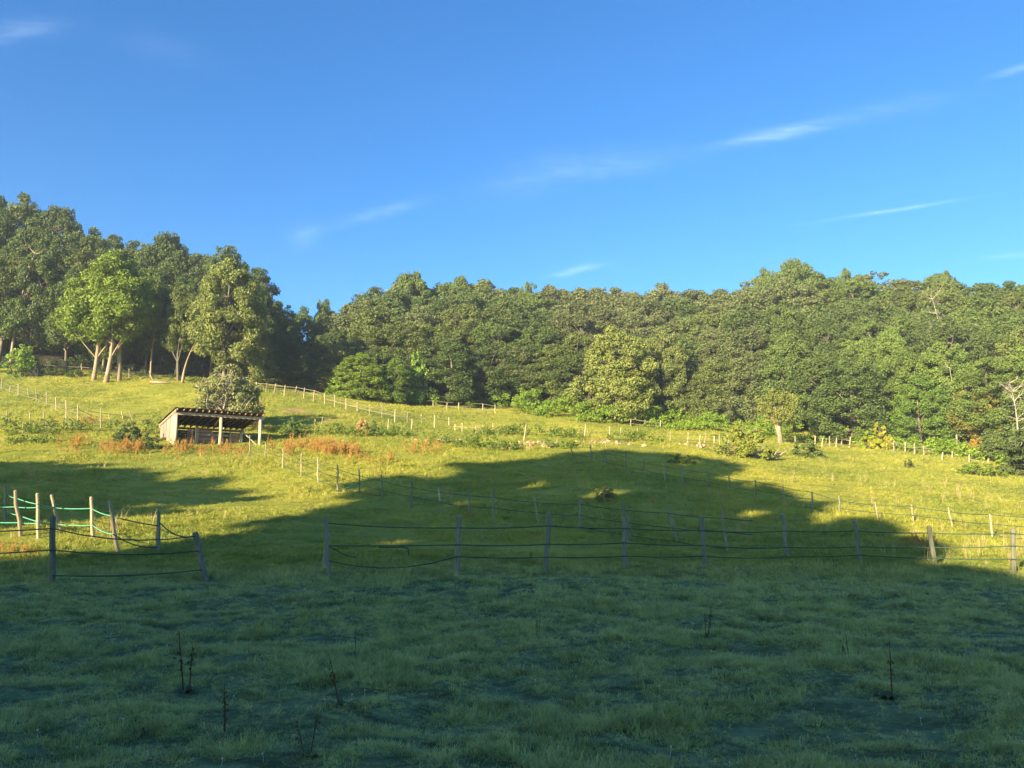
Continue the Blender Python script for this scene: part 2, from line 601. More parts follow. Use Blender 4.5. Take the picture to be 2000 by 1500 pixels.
xs = axis([(-1500, -300, 150), (-300, -130, 20), (-130, -40, 2.0), (-40, -12, 0.7), (-12, 12, 0.17), (12, 40, 0.7), (40, 130, 2.0), (130, 300, 20), (300, 1500, 150)])
ys = axis([(-1500, -300, 150), (-300, -60, 20), (-60, 2, 4), (2, 20, 0.17), (20, 60, 0.55), (60, 130, 1.2), (130, 200, 3), (200, 320, 20), (320, 2400, 160)])
GX, GY = np.meshgrid(xs, ys, indexing='ij')
GZv = ground(GX.ravel(), GY.ravel())
V = np.stack([GX.ravel(), GY.ravel(), GZv], 1)
ny = len(ys)
I, J = np.meshgrid(np.arange(len(xs) - 1), np.arange(ny - 1), indexing='ij')
b0 = (I * ny + J).ravel()
F = np.stack([b0, b0 + ny, b0 + ny + 1, b0 + 1], 1)
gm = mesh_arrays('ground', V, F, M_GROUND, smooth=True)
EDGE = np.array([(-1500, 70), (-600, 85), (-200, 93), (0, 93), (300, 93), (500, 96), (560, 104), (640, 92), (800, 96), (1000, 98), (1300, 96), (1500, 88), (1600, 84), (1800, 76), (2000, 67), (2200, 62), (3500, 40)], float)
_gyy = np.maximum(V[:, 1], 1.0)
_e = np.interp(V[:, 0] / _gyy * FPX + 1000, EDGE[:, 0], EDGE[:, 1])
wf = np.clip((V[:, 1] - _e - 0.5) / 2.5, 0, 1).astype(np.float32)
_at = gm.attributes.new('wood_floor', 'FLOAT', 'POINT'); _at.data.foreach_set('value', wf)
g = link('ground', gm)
g['kind'] = 'structure'
g['label'] = 'rolling green pasture rising to the woods'

# ------------------------------------------------------------------ leaves and trees
def leaf_cloud(centres, radii, nper, size, seed, flat=0.72, up=0.35, fold=0.25, jit=1.25):
    """rhombic leaf sprays round the shells of many clumps"""
    r = np.random.default_rng(seed)
    centres = np.asarray(centres, float); radii = np.asarray(radii, float)
    k = np.maximum((nper * (radii / radii.mean()) ** 2).astype(int), 6)
    idx = np.repeat(np.arange(len(centres)), k)
    n = len(idx)
    d = r.normal(size=(n, 3)); d /= np.linalg.norm(d, axis=1)[:, None]
    rad = radii[idx] * (0.45 + 0.6 * r.random(n) ** 0.6)
    c = centres[idx] + d * rad[:, None] * np.array([1, 1, flat])
    nrm = d + r.normal(size=(n, 3)) * jit * 0.55 + np.array([0, 0, up])
    nrm /= np.linalg.norm(nrm, axis=1)[:, None]
    t = np.cross(nrm, r.normal(size=(n, 3))); t /= np.linalg.norm(t, axis=1)[:, None] + 1e-9
    b = np.cross(nrm, t)
    L = size * (0.55 + 0.9 * r.random(n)) * 0.5
    Wd = L * (0.5 + 0.35 * r.random(n))
    f = (fold * L)[:, None] * nrm
    p0 = c - t * L[:, None] - f; p1 = c + b * Wd[:, None]
    p2 = c + t * L[:, None] - f; p3 = c - b * Wd[:, None]
    V = np.stack([p0, p1, p2, p3], 1).reshape(-1, 3)
    F = np.arange(n * 4).reshape(n, 4)
    return V, F


def bez(p0, p1, p2, m=6):
    t = np.linspace(0, 1, m)[:, None]
    return (1 - t) ** 2 * p0 + 2 * t * (1 - t) * p1 + t ** 2 * p2


def profile(kind, t):
    if kind == 'round':
        return np.sin(np.pi * np.clip(t, 0.02, 0.99) ** 0.80) ** 0.55
    if kind == 'skirt':
        return (1 - t ** 2.3) ** 0.5 * (0.86 + 0.14 * np.minimum(t * 4, 1))
    if kind == 'dome':
        return np.sqrt(np.clip(1 - (t * 0.97) ** 2, 0, 1))
    return np.sin(np.pi * np.clip(t, 0.02, 0.98) ** 0.62) ** 0.6     # tall


def tree_meshes(seed, H=14.0, Rr=4.6, base=0.15, kind='round', nclump=200, nper=150, leaf=0.27, crad=(0.5, 1.45), lean=0.0, bark=None, bare=0, tw=1.0, limb_r=0.10):
    r = np.random.default_rng(seed)
    z0 = H * base
    th = r.random(nclump) * 2 * np.pi
    tt = r.random(nclump) ** 0.9
    lump = 1 + 0.22 * np.sin(2 * th + r.random() * 6) + 0.16 * np.sin(3 * th + 5 * tt + r.random() * 6) + 0.12 * np.sin(7 * tt + 2 * th)
    rr = profile(kind, tt) * Rr * lump * (0.45 + 0.55 * r.random(nclump) ** 0.35)
    C = np.stack([rr * np.cos(th), rr * np.sin(th), z0 + tt * (H - z0 - crad[1] * 0.4)], 1)
    C[:, 2] += 0.6 * np.sin(3 * th + seed) * (tt)
    C[:, 2] = np.maximum(C[:, 2], crad[0] * 0.5)
    C[:, 0] += lean * C[:, 2] / H
    cr = r.uniform(crad[0], crad[1], nclump) * (1.05 - 0.4 * tt)
    LV, LF = leaf_cloud(C, cr, nper, leaf, seed + 1)
    mb = MB()
    top = np.array([lean * 0.8, 0, H * 0.80])
    trunk = bez(np.zeros(3), np.array([r.normal() * 0.4 * tw, r.normal() * 0.4 * tw, H * 0.4]), top, 9)
    tr = np.linspace(0.017, 0.005, 9) * H
    tr[0] *= 1.35
    trunk[0, 2] = -0.5
    mb.tube(trunk, tr, 8)
    nodes = [trunk[2:]]
    far = np.argsort(-np.linalg.norm(C[:, :2], axis=1))
    pick = far[r.permutation(min(len(far), nclump // 2))[:13]]
    for q in pick:
        e = C[q]
        k = int(np.clip((e[2] / H - 0.18) * 9, 2, 7))
        s = trunk[k]
        mid = (s + e) / 2 + np.array([0, 0, -0.06 * H * r.random() + 0.05 * H]) + r.normal(size=3) * 0.35
        pts = bez(s, mid, e, 6)
        mb.tube(pts, np.linspace(limb_r * H / 14, 0.025, 6), 5, cap=False)
        nodes.append(pts[1:])
    nodes = np.vstack(nodes)
    for q in range(0, nclump, 1 if bare else 2):
        e = C[q]
        d = np.linalg.norm(nodes - e, axis=1) + (nodes[:, 2] > e[2]) * 2.0
        s = nodes[int(np.argmin(d))]
        mb.tube(bez(s, (s + e) / 2 + r.normal(size=3) * 0.25, e, 4), np.linspace(0.045, 0.015, 4), 3, cap=False)
    for q in range(bare):
        a = r.random() * 2 * np.pi; t0 = r.uniform(0.35, 1.0)
        s = nodes[r.integers(len(nodes))]
        e = s + np.array([math.cos(a), math.sin(a), 0.5 + r.random()]) * r.uniform(0.5, 1.3)
        mb.tube(bez(s, (s + e) / 2 + r.normal(size=3) * 0.3, e, 4), np.linspace(0.05, 0.012, 4), 3, cap=False)
    return mb.mesh('trunk', bark or M_BARK, True), mesh_arrays('crown', LV, LF, M_LEAF)


VAR = {}
for i, kw in enumerate([dict(kind='round', base=0.14, bare=30), dict(kind='skirt', base=0.03, Rr=4.8, bare=16), dict(kind='round', base=0.22, Rr=4.9, bare=40),
                        dict(kind='tall', base=0.12, Rr=3.9), dict(kind='skirt', base=0.05, Rr=4.4), dict(kind='dome', base=0.25, Rr=4.6, bare=50)]):
    VAR['wood%d' % i] = tree_meshes(100 + i * 7, **kw)
VAR['stand0'] = tree_meshes(211, H=16, Rr=4.4, base=0.36, kind='round', nclump=170)
VAR['stand1'] = tree_meshes(223, H=16, Rr=4.0, base=0.36, kind='tall', nclump=170, bare=12)
VAR['stand2'] = tree_meshes(231, H=16, Rr=4.6, base=0.48, kind='dome', nclump=160)
VAR['bush0'] = tree_meshes(301, H=2.4, Rr=1.7, base=0.02, kind='dome', nclump=60, nper=90, leaf=0.17, crad=(0.25, 0.5), limb_r=0.2)
VAR['bush1'] = tree_meshes(311, H=3.4, Rr=1.5, base=0.03, kind='tall', nclump=70, nper=90, leaf=0.20, crad=(0.3, 0.6), limb_r=0.2)

ORD = ['first', 'second', 'third', 'fourth', 'fifth', 'sixth', 'seventh', 'eighth', 'ninth', 'tenth', 'eleventh', 'twelfth', 'thirteenth', 'fourteenth',
       'fifteenth', 'sixteenth', 'seventeenth', 'eighteenth', 'nineteenth', 'twentieth', 'twenty-first', 'twenty-second', 'twenty-third', 'twenty-fourth',
       'twenty-fifth', 'twenty-sixth', 'twenty-seventh', 'twenty-eighth', 'twenty-ninth', 'thirtieth']


def plant(name, var, loc, H, Wd, colour, label, cat='tree', group=None, bark=None, rz=None, H0=None, W0=None):
    tr, cr = VAR[var]
    H0 = H0 or {'stand': 16.0, 'wood': 14.0, 'bush0': 2.4, 'bush1': 3.4}.get(var, {'stand': 16.0, 'wood': 14.0}.get(var[:-1], 14.0))
    W0 = W0 or {'stand': 9.4, 'wood': 10.4, 'bush0': 3.8, 'bush1': 3.3}.get(var, {'stand': 9.4, 'wood': 10.4}.get(var[:-1], 10.4))
    t = thing(name, label, cat, loc, rng.uniform(0, 6.28) if rz is None else rz, group)
    t.scale = (Wd / W0, Wd / W0, H / H0)
    a = link('trunk', tr, t); b = link('crown', cr, t)
    b.color = (*colour, 1)
    if bark is not None:
        a.material_slots[0].link = 'OBJECT'; a.material_slots[0].material = bark
    return t


def tree_px(var, px, D, pytop, wpx, colour, label, group=None, name='oak_tree', bark=None, cat='tree'):
    """a tree standing on the ground D metres out, as tall as its top shows in the photo"""
    X = (px - 1000) / FPX * D * 1.0
    z = gz(X, D) - 0.15
    top = at_depth(px, pytop, D)[2]
    return plant(name, var, (X, D, z), max(top - z, 4.0), wpx / FPX * D, colour, label, cat, group, bark)


OLIVE = (0.108, 0.13, 0.04)
MIDG = (0.088, 0.122, 0.036)
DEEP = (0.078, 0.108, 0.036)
GREYG = (0.112, 0.13, 0.056)
BROWNG = (0.118, 0.13, 0.058)
BRIGHT = (0.14, 0.19, 0.03)
TONES = [('olive green', OLIVE), ('mid green', MIDG), ('grey-green', GREYG), ('deep green', DEEP)]

SKYL = np.array([(-200, 330), (0, 372), (60, 395), (120, 425), (200, 440), (260, 445), (340, 465), (420, 478), (480, 505), (520, 545), (560, 590), (620, 610), (660, 605),
                 (700, 575), (760, 552), (800, 545), (900, 548), (1000, 556), (1100, 565), (1200, 563), (1300, 560), (1380, 572), (1440, 560), (1500, 535), (1560, 520), (1620, 545), (1680, 528),
                 (1760, 545), (1860, 538), (1940, 548), (2000, 550), (2200, 540)], float)


def edge_d(px): return float(np.interp(px, EDGE[:, 0], EDGE[:, 1]))
def sky_y(px): return float(np.interp(px, SKYL[:, 0], SKYL[:, 1]))


GR = 'trees of the wood beyond the pasture'
GL = 'trees of the dark wood on the rise'
rows = [(3.5, 0.52, 82, 'front'), (10, 0.34, 84, 'second'), (18, 0.19, 86, 'third'), (27, 0.08, 88, 'fourth'), (37, 0.0, 90, 'skyline')]
for ri, (off, frac, step, rname) in enumerate(rows):
    px = 655 + (ri % 2) * 38
    k = 0
    while px < 2080:
        D = edge_d(px) + off + rng.uniform(-1.5, 1.5)
        yb = 985 - (gz((px - 1000) / FPX * D, D) - 1.7) / D * FPX
        sk = sky_y(px)
        front_top = sk + (800 - sk) * frac
        top = front_top + rng.uniform(-16, 16) * (1, 0.9, 0.7, 0.5, 0.3)[ri]
        tn, tcv = TONES[int(rng.integers(0, 4))]
        if 1080 < px < 1330 and ri >= 2:
            tn, tcv = 'brown-tinged grey', BROWNG
        if 1340 < px < 1560 and ri >= 3:
            tn, tcv = 'grey-green', GREYG
        if ri == 0 and px > 1650: tn, tcv = 'fresh green', (0.105, 0.145, 0.036)
        jit = rng.uniform(0.85, 1.15)
        tcv = tuple(c * jit for c in tcv)
        v = ['wood0', 'wood1', 'wood2', 'wood3', 'wood4', 'wood5'][int(rng.integers(0, 6))]
        if ri == 0: v = ['wood1', 'wood4', 'wood0'][int(rng.integers(0, 3))]
        form = {'wood0': 'round-crowned', 'wood1': 'low-branched', 'wood2': 'rugged', 'wood3': 'narrow', 'wood4': 'bushy', 'wood5': 'domed'}[v]
        lab = '%s %s oak, %s from the valley gap, %s row of long wood' % (tn, form, ORD[k], rname)
        tree_px(v, px, D, top, 136 + 7 * ri + rng.uniform(-12, 24), tcv, lab, GR)
        px += step * 0.86 * (100 / D) ** 0.35 * rng.uniform(0.85, 1.15) ; k += 1
# the taller crowns that break the skyline
for px, py, w, lab in [(1515, 518, 70, 'tall dark oak breaking the skyline, the smaller of the joined pair'), (1568, 506, 95, 'tallest round oak crown on the skyline of the long wood'),
                       (1672, 518, 60, 'small pointed oak crown rising from the skyline past the tallest one'), (1872, 525, 60, 'lone round tuft of oak crown on the skyline above the bare limbs'),
                       (800, 532, 100, 'tall grey-green oak crown at the start of the long wood skyline'), (895, 540, 90, 'dark oak crown beside the tall grey-green one on the skyline'),
                       (622, 578, 60, 'small oak at the bottom of the skyline dip between the woods'), (1032, 545, 60, 'slim oak top poking from the skyline over the far rail fence')]:
    tree_px('wood2' if w > 80 else 'wood0', px, edge_d(px) + 33, py, w, tuple(c * 1.0 for c in MIDG), lab, None)

# the pale, rounded oak that stands out of the front row, and other trees one can pick out
tree_px('wood1', 1205, 93, 640, 165, (0.185, 0.205, 0.060), 'pale golden-green spreading oak with foliage sweeping to the bramble bank', None)
tree_px('wood4', 1300, 96, 640, 110, (0.13, 0.15, 0.05), 'grey-green oak pressed against the pale golden-green spreading one', None)
tree_px('wood4', 1665, 79, 700, 190, (0.085, 0.12, 0.038), 'broad dark green oak sweeping to the rail fence near the yellow shrub', None)
tree_px('wood3', 1755, 82, 640, 110, (0.115, 0.16, 0.038), 'light green upright tree with layered branches above the yellow shrub', None)
tree_px('wood4', 1800, 76, 735, 130, (0.105, 0.165, 0.034), 'fresh green bushy tree over the rail fence posts', None)
tree_px('wood0', 1900, 74, 745, 110, (0.16, 0.16, 0.04), 'rust-tinted scrubby tree next to the bleached dead tree', None)
tree_px('wood4', 700, 91, 690, 110, (0.14, 0.19, 0.03), 'bright green scrubby tree at the corner of the long wood', None)
tree_px('wood4', 770, 93, 700, 90, (0.11, 0.16, 0.03), 'small green maple next to the corner tree of the long wood', None)

# left wood: high crowns over dark trunks
lrows = [(2.5, 0.30, 74, 'front'), (8, 0.18, 60, 'second'), (14, 0.08, 62, 'third'), (21, 0.0, 62, 'skyline')]
for ri, (off, frac, step, rname) in enumerate(lrows):
    px = -95 + (ri % 2) * 30
    k = 0
    lim = 500 if ri < 3 else 520
    while px < lim:
        D = edge_d(px) + off + rng.uniform(-1.2, 1.2)
        sk = sky_y(px)
        top = sk + 14 + (740 - sk) * frac + rng.uniform(-14, 14)
        tn, tcv = [('olive green', OLIVE), ('mid green', MIDG), ('deep green', DEEP)][int(rng.integers(0, 3))]
        v = ['stand0', 'wood2', 'wood0', 'stand2', 'wood5'][int(rng.integers(0, 5))] if ri < 1 else ['wood1', 'wood2', 'wood0', 'wood4'][int(rng.integers(0, 4))]
        tcv = tuple(c_ * (0.85 if ri else 0.9) for c_ in tcv)
        form = {'stand0': 'high-crowned', 'stand2': 'flat-topped', 'wood2': 'rugged', 'wood0': 'round-crowned', 'wood5': 'domed', 'wood1': 'low-branched', 'wood4': 'bushy'}[v]
        lab = '%s %s oak, %s before the valley gap, %s row of rising wood' % (tn, form, 'NN', rname)
        t = tree_px(v, px, D, top, 120 + rng.uniform(-10, 25), tcv, lab, GL)
        t['_k'] = k; t['_r'] = ri
        px += step * rng.uniform(0.85, 1.15); k += 1
for ri in range(4):
    ts = [o for o in COL.objects if o.get('_r') == ri]
    n = len(ts)
    for o in ts:
        o['label'] = o['label'].replace('NN', ORD[n - 1 - o['_k']])
        del o['_k']; del o['_r']
# valley trees in the shade of the rise
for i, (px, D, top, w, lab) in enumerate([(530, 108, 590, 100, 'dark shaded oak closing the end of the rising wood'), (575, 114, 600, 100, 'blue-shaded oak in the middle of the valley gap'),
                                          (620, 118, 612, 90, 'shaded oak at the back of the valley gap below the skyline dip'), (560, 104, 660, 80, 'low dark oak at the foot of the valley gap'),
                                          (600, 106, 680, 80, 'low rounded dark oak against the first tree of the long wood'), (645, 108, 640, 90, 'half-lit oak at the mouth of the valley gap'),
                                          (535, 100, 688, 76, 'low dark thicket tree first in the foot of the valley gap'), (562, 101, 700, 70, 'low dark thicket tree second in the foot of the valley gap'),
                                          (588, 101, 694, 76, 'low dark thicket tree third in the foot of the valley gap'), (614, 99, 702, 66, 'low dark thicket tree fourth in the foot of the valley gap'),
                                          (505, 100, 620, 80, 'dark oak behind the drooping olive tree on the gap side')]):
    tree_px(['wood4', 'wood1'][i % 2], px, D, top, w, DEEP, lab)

# three bright trees with bare pale stems at the edge of the rise
for px, D, top, w, lab in [(172, 89.0, 520, 140, 'bright green tree on the slimmer pale trunk of the trio at the wood edge'),
                           (196, 88.0, 496, 160, 'tallest bright green tree of the trio, on the thick middle trunk'),
                           (224, 89.0, 530, 160, 'bright green tree of the trio nearest the birch, trunk slightly tilted')]:
    tree_px('stand0' if px < 190 else 'stand2' if px > 210 else 'stand1', px, D, top, w, BRIGHT, lab, None, 'young_oak_tree', M_BARK_PALE)
tree_px('wood2', 430, 86, 508, 150, (0.145, 0.165, 0.052), 'drooping olive-green tree with foliage almost to the ground at the wood edge', None, 'poplar_tree')
tree_px('wood4', 482, 88, 600, 95, (0.15, 0.16, 0.05), 'lower olive-green tree joined to the drooping one above the rail fence', None, 'poplar_tree')
tree_px('stand1', 340, 90, 560, 90, OLIVE, 'thin oak with dull forked stems before the dark wood', None, 'oak_tree')

# ------------------------------------------------------------------ dead trees and bare limbs
def dead_tree(px, py, D, H, spread, label, nb=16, name='dead_tree', seed=1, lean=(0, 0), r0=0.11, mat=None, base_z=None):
    r = np.random.default_rng(seed)
    X = (px - 1000) / FPX * D
    z = gz(X, D) if base_z is None else base_z
    t = thing(name, label, 'tree', (X, D, z))
    mb = MB()
    top = np.array([lean[0], lean[1], H])
    tr = bez(np.zeros(3) + (0, 0, -0.3), np.array([r.normal() * 0.3, 0, H * 0.5]), top, 9)
    mb.tube(tr, np.linspace(r0, 0.02, 9), 7)
    link('trunk', mb.mesh('trunk', mat or M_BARK_DEAD, True), t)
    for i in range(nb):
        mb = MB()
        k = int(r.integers(3, 9)); s = tr[k]
        a = r.random() * 6.28
        L = spread * r.uniform(0.5, 1.0) * (1.1 - k / 12)
        e = s + np.array([math.cos(a) * L, math.sin(a) * L * 0.6, L * r.uniform(0.2, 1.1)])
        p = bez(s, (s + e) / 2 + r.normal(size=3) * 0.2, e, 6)
        mb.tube(p, np.linspace(r0 * 0.45, 0.012, 6), 5, cap=False)
        for q in range(4):
            s2 = p[int(r.integers(2, 6))]
            e2 = s2 + (e - s) * 0.35 + r.normal(size=3) * 0.3 * L
            mb.tube(bez(s2, (s2 + e2) / 2 + r.normal(size=3) * 0.1, e2, 4), np.linspace(r0 * 0.2, 0.008, 4), 4, cap=False)
        link('branch', mb.mesh('branch', mat or M_BARK_DEAD, True), t)
    return t


dead_tree(1984, 850, 66.5, 6.6, 2.6, 'bleached bare dead tree at the edge of the frame among scrub', 18, seed=3)
dead_tree(1872, 700, 86, 13.5, 3.6, 'bare grey-white limbs of a dead oak showing high in the long wood', 16, seed=5, lean=(-1.5, 0))
dead_tree(1868, 790, 74, 7.5, 1.0, 'slim white dead stem showing low in the long wood', 5, seed=6, r0=0.10)
dead_tree(5, 700, 93, 15, 2.8, 'tall pale bare trunk leaning at the corner of the dark wood', 10, seed=9, lean=(1.6, 0), r0=0.2, mat=M_BARK_PALE)
dead_tree(285, 735, 91, 9, 1.2, 'thin birch stem beside the bright green trio', 6, seed=10, lean=(0.5, 0), r0=0.12, mat=M_BARK_PALE)
dead_tree(348, 745, 88, 5, 1.2, 'short leaning pale stem at the foot of the dark wood', 3, seed=12, lean=(1.3, 0), r0=0.17, mat=M_BARK_PALE)
dead_tree(332, 738, 94, 10, 1.8, 'grey dead stem half hidden in the dark wood', 6, seed=13, lean=(0.6, 0), r0=0.14)

# ------------------------------------------------------------------ bushes standing alone
def bush_px(var, px, py, pytop, wpx, colour, label, name='bush', cat='bush', D=None):
    p = hit(px, py)
    D = p[1]
    top = at_depth(px, pytop, D)[2]
    return plant(name, var, (p[0], D, p[2] - 0.1), max(top - p[2], 0.6) * 1.05, wpx / FPX * D, tuple(c * 1.3 for c in colour), label, cat)


bush_px('bush1', 42, 735, 680, 60, (0.13, 0.19, 0.028), 'bright yellow-green bush before the dark wood')
bush_px('bush0', 68, 737, 718, 22, (0.05, 0.055, 0.05), 'small dark bush tucked against the bright yellow-green one')
bush_px('bush0', 105, 733, 720, 60, (0.085, 0.11, 0.035), 'low scrub bush strung between the bright bush and the trio of trunks')
bush_px('bush0', 145, 736, 722, 40, (0.08, 0.12, 0.03), 'little green bush at the foot of the trio of trunks')
bush_px('bush0', 1452, 893, 836, 104, (0.135, 0.150, 0.030), 'large rounded bramble bush next to the fallen branches')
bush_px('bush0', 1574, 892, 862, 78, (0.095, 0.125, 0.038), 'low rounded bush past the pollard tree')
bush_px('bush0', 1722, 877, 834, 52, (0.22, 0.21, 0.025), 'bright yellow flowering shrub at the rail fence', 'flowering_shrub', 'shrub')
bush_px('bush0', 1698, 876, 843, 44, (0.16, 0.20, 0.02), 'yellow-green shrub leaning on the yellow flowering one')
bush_px('bush0', 1826, 884, 862, 34, (0.22, 0.25, 0.02), 'small yellow-green shrub past the last rails')
bush_px('bush0', 1900, 884, 862, 40, (0.30, 0.17, 0.03), 'orange-leaved shrub in the scrub below the dead tree')
bush_px('bush1', 1935, 872, 800, 60, (0.16, 0.13, 0.03), 'rust and green shrub tall under the orange leaves')
bush_px('bush1', 1765, 862, 790, 70, (0.10, 0.19, 0.025), 'vivid green shrub in the light behind the rail fence')
bush_px('bush1', 1960, 905, 838, 90, (0.07, 0.095, 0.03), 'dark green scrub bush where the rail fence ends')
bush_px('bush1', 2010, 930, 850, 110, (0.06, 0.08, 0.028), 'dark scrub bush cut off by the picture edge below the dead tree')
bush_px('bush0', 1880, 950 - 12, 905, 90, (0.12, 0.17, 0.03), 'light green weedy shrub in front of the end of the rails') if False else None
bush_px('bush0', 1910, 928, 905, 90, (0.13, 0.18, 0.03), 'low light green nettle patch in the field corner', 'nettle_bush', 'bush')
bush_px('bush0', 1775, 914, 905, 26, (0.07, 0.09, 0.03), 'tiny dark tussock alone in the sunny field')
bush_px('bush1', 812, 790, 700, 46, (0.11, 0.17, 0.03), 'narrow bright green sapling before the long wood')
bush_px('bush0', 250, 862, 828, 60, (0.075, 0.105, 0.035), 'bramble bush on the slope before the shed')
bush_px('bush0', 290, 876, 848, 46, (0.085, 0.12, 0.035), 'green bush against the side wall of the shed')
bush_px('bush0', 572, 850, 820, 40, (0.075, 0.11, 0.03), 'bramble bush beyond the shadow of the shed')
bush_px('bush0', 728, 850, 826, 40, (0.08, 0.12, 0.03), 'bramble bush with a dry reddish bush behind it')
bush_px('bush0', 708, 846, 820, 34, (0.34, 0.21, 0.11), 'dry reddish-brown bush among the brambles')
bush_px('bush0', 1330, 905, 893, 50, (0.09, 0.12, 0.03), 'flat bramble in the tip of the tree shadow')
bush_px('bush0', 1180, 978, 952, 60, (0.20, 0.19, 0.07), 'pale dry grass tussock catching sun in the shadow', 'grass_tussock', 'plant')

# the twiggy grey shrub behind the shed
p = hit(438, 838)
p = np.array([(438 - 1000) / FPX * 62.5, 62.5, 0]); p[2] = gz(p[0], p[1])
VAR['twiggy'] = tree_meshes(401, H=4.6, Rr=3.0, base=0.12, kind='dome', nclump=150, nper=60, leaf=0.20, crad=(0.3, 0.65), bare=150, limb_r=0.25, bark=M_BARK_DEAD)
top = at_depth(438, 722, 62.5)[2]
plant('shrub', 'twiggy', tuple(p), top - p[2], 146 / FPX * 62.5, (0.20, 0.205, 0.095), 'twiggy grey-green shrub with bare branches sticking out behind the shed roof', 'shrub', H0=4.6, W0=6.2)

# pollard tree with a stout pale trunk
p = hit(1524, 866)
D = p[1]
t = thing('pollard_tree', 'stocky pollard tree with a thick pale trunk and feathery top', 'tree', tuple(p))
mpp = D / FPX
mb = MB()
mb.tube([(0.0, 0, -0.2), (0.0, 0, 0.6), (-0.1, 0, 1.2), (-0.15, 0, 1.8)], [0.30, 0.23, 0.24, 0.32], 9)
for q in range(9):
    a = q * 0.7
    mb.tube([(-0.1, 0, 1.5), (-0.1 + 0.5 * math.cos(a), 0.5 * math.sin(a), 2.2), (-0.1 + 1.0 * math.cos(a), 0.9 * math.sin(a), 3.4)], [0.2, 0.1, 0.03], 5)
link('trunk', mb.mesh('trunk', M_BARK_PALE, True), t)
cc = []; cr_ = []
for q in range(75):
    a = rng.random() * 6.28; tt = rng.random()
    rr = (0.9 + 1.3 * tt ** 0.5) * rng.random() ** 0.5
    cc.append((rr * math.cos(a) - 0.1, rr * math.sin(a), 1.9 + tt * 2.7)); cr_.append(rng.uniform(0.25, 0.5))
LV, LF = leaf_cloud(cc, cr_, 60, 0.17, 55, up=0.1, flat=1.0)
o = link('crown', mesh_arrays('crown', LV, LF, M_LEAF), t); o.color = (0.17, 0.18, 0.05, 1)

# fallen bleached branches
p = hit(1503, 898)
t = thing('fallen_branch', 'bleached fallen branches lying by the large bramble bush', 'branch', tuple(p))
mb = MB()
for a, b, r_ in [((-1.3, 0, 0.1), (0.9, 0.3, 0.25), 0.13), ((-0.3, 0, 0.1), (-0.15, 0.1, 1.1), 0.08), ((0.2, 0, 0.05), (1.3, -0.2, 0.7), 0.09), ((-1.2, 0.2, 0.05), (-0.3, 0.1, 0.7), 0.07), ((0.3, 0, 0.1), (0.9, 0.2, 0.9), 0.05)]:
    a = np.array(a); b = np.array(b)
    mb.tube(bez(a, (a + b) / 2 + rng.normal(size=3) * 0.15, b, 6), np.linspace(r_, r_ * 0.4, 6), 6)
link('limb', mb.mesh('limb', M_BARK_DEAD, True), t)
p = hit(311, 750)
t = thing('fallen_log', 'pale fallen log at the foot of the dark wood', 'log', tuple(p))
mb = MB(); mb.tube([(-1.0, 0, 0.25), (0, 0, 0.18), (1.3, -0.1, 0.12)], [0.12, 0.15, 0.1], 8)
link('log', mb.mesh('log', M_BARK_PALE, True), t)

# ------------------------------------------------------------------ bramble banks and undergrowth
def bank(name, label, lines, colour, seed, leaf=0.16, nper=60, hgt=(0.5, 1.3), density=4.0):
    r = np.random.default_rng(seed)
    C = []; Rr = []
    for (pts, h, w) in lines:
        pts = [hit(*q) for q in pts]
        for a, b in zip(pts[:-1], pts[1:]):
            L = np.linalg.norm(b[:2] - a[:2])
            for q in range(int(L * density * w) + 2):
                s = r.random(); off = r.normal() * 0.45 * w
                x = a[0] + (b[0] - a[0]) * s + r.normal() * 0.3; y = a[1] + (b[1] - a[1]) * s + off
                hh = h * (0.55 + 0.5 * float(vnoise(x, y, 2.2, seed)) + 0.25) * math.exp(-(off / w) ** 2)
                z = gz(x, y) + max(hh, 0.05) * r.random() ** 0.5
                C.append((x, y, z)); Rr.append(r.uniform(0.25, 0.6) * min(1, 0.5 + h * 0.4))
    LV, LF = leaf_cloud(C, Rr, nper, leaf, seed + 9, up=0.5)
    o = link(name, mesh_arrays(name, LV, LF, M_LEAF))
    o.color = (*colour, 1)
    tag(o, label, None, kind='stuff')
    return o


bank('undergrowth', 'green scrub and bramble along the foot of the long wood',
     [([(640, 772), (700, 780), (780, 786), (870, 794)], 2.4, 2.6), ([(980, 806), (1060, 812), (1150, 822), (1240, 832), (1330, 838), (1450, 846), (1540, 858)], 2.2, 2.4),
      ([(1560, 860), (1650, 866), (1720, 872), (1800, 884), (1880, 894), (1960, 906), (2050, 930)], 1.9, 1.6), ([(1000, 800), (1200, 815), (1400, 832)], 2.6, 2.0),
      ([(870, 788), (980, 796)], 1.8, 1.4)],
     (0.145, 0.215, 0.026), 21, leaf=0.19, nper=44)
bank('brambles', 'tangled brambles on the banks across the slope',
     [([(530, 848), (600, 848), (700, 852), (800, 850)], 0.9, 1.2), ([(830, 866), (900, 872), (980, 880), (1010, 876)], 1.0, 1.5), ([(930, 850), (1000, 848), (1060, 852), (1140, 858)], 0.9, 1.2),
      ([(0, 842), (60, 846), (120, 846), (160, 846)], 1.1, 1.3), ([(210, 850), (260, 848), (310, 852)], 1.0, 1.0), ([(1180, 862), (1240, 862), (1290, 866)], 0.8, 1.0),
      ([(1060, 872), (1130, 876)], 0.6, 1.0), ([(0, 868), (70, 866), (130, 866)], 0.5, 0.8), ([(1380, 858), (1420, 862)], 0.5, 0.8)],
     (0.12, 0.16, 0.035), 33, leaf=0.14, nper=46)
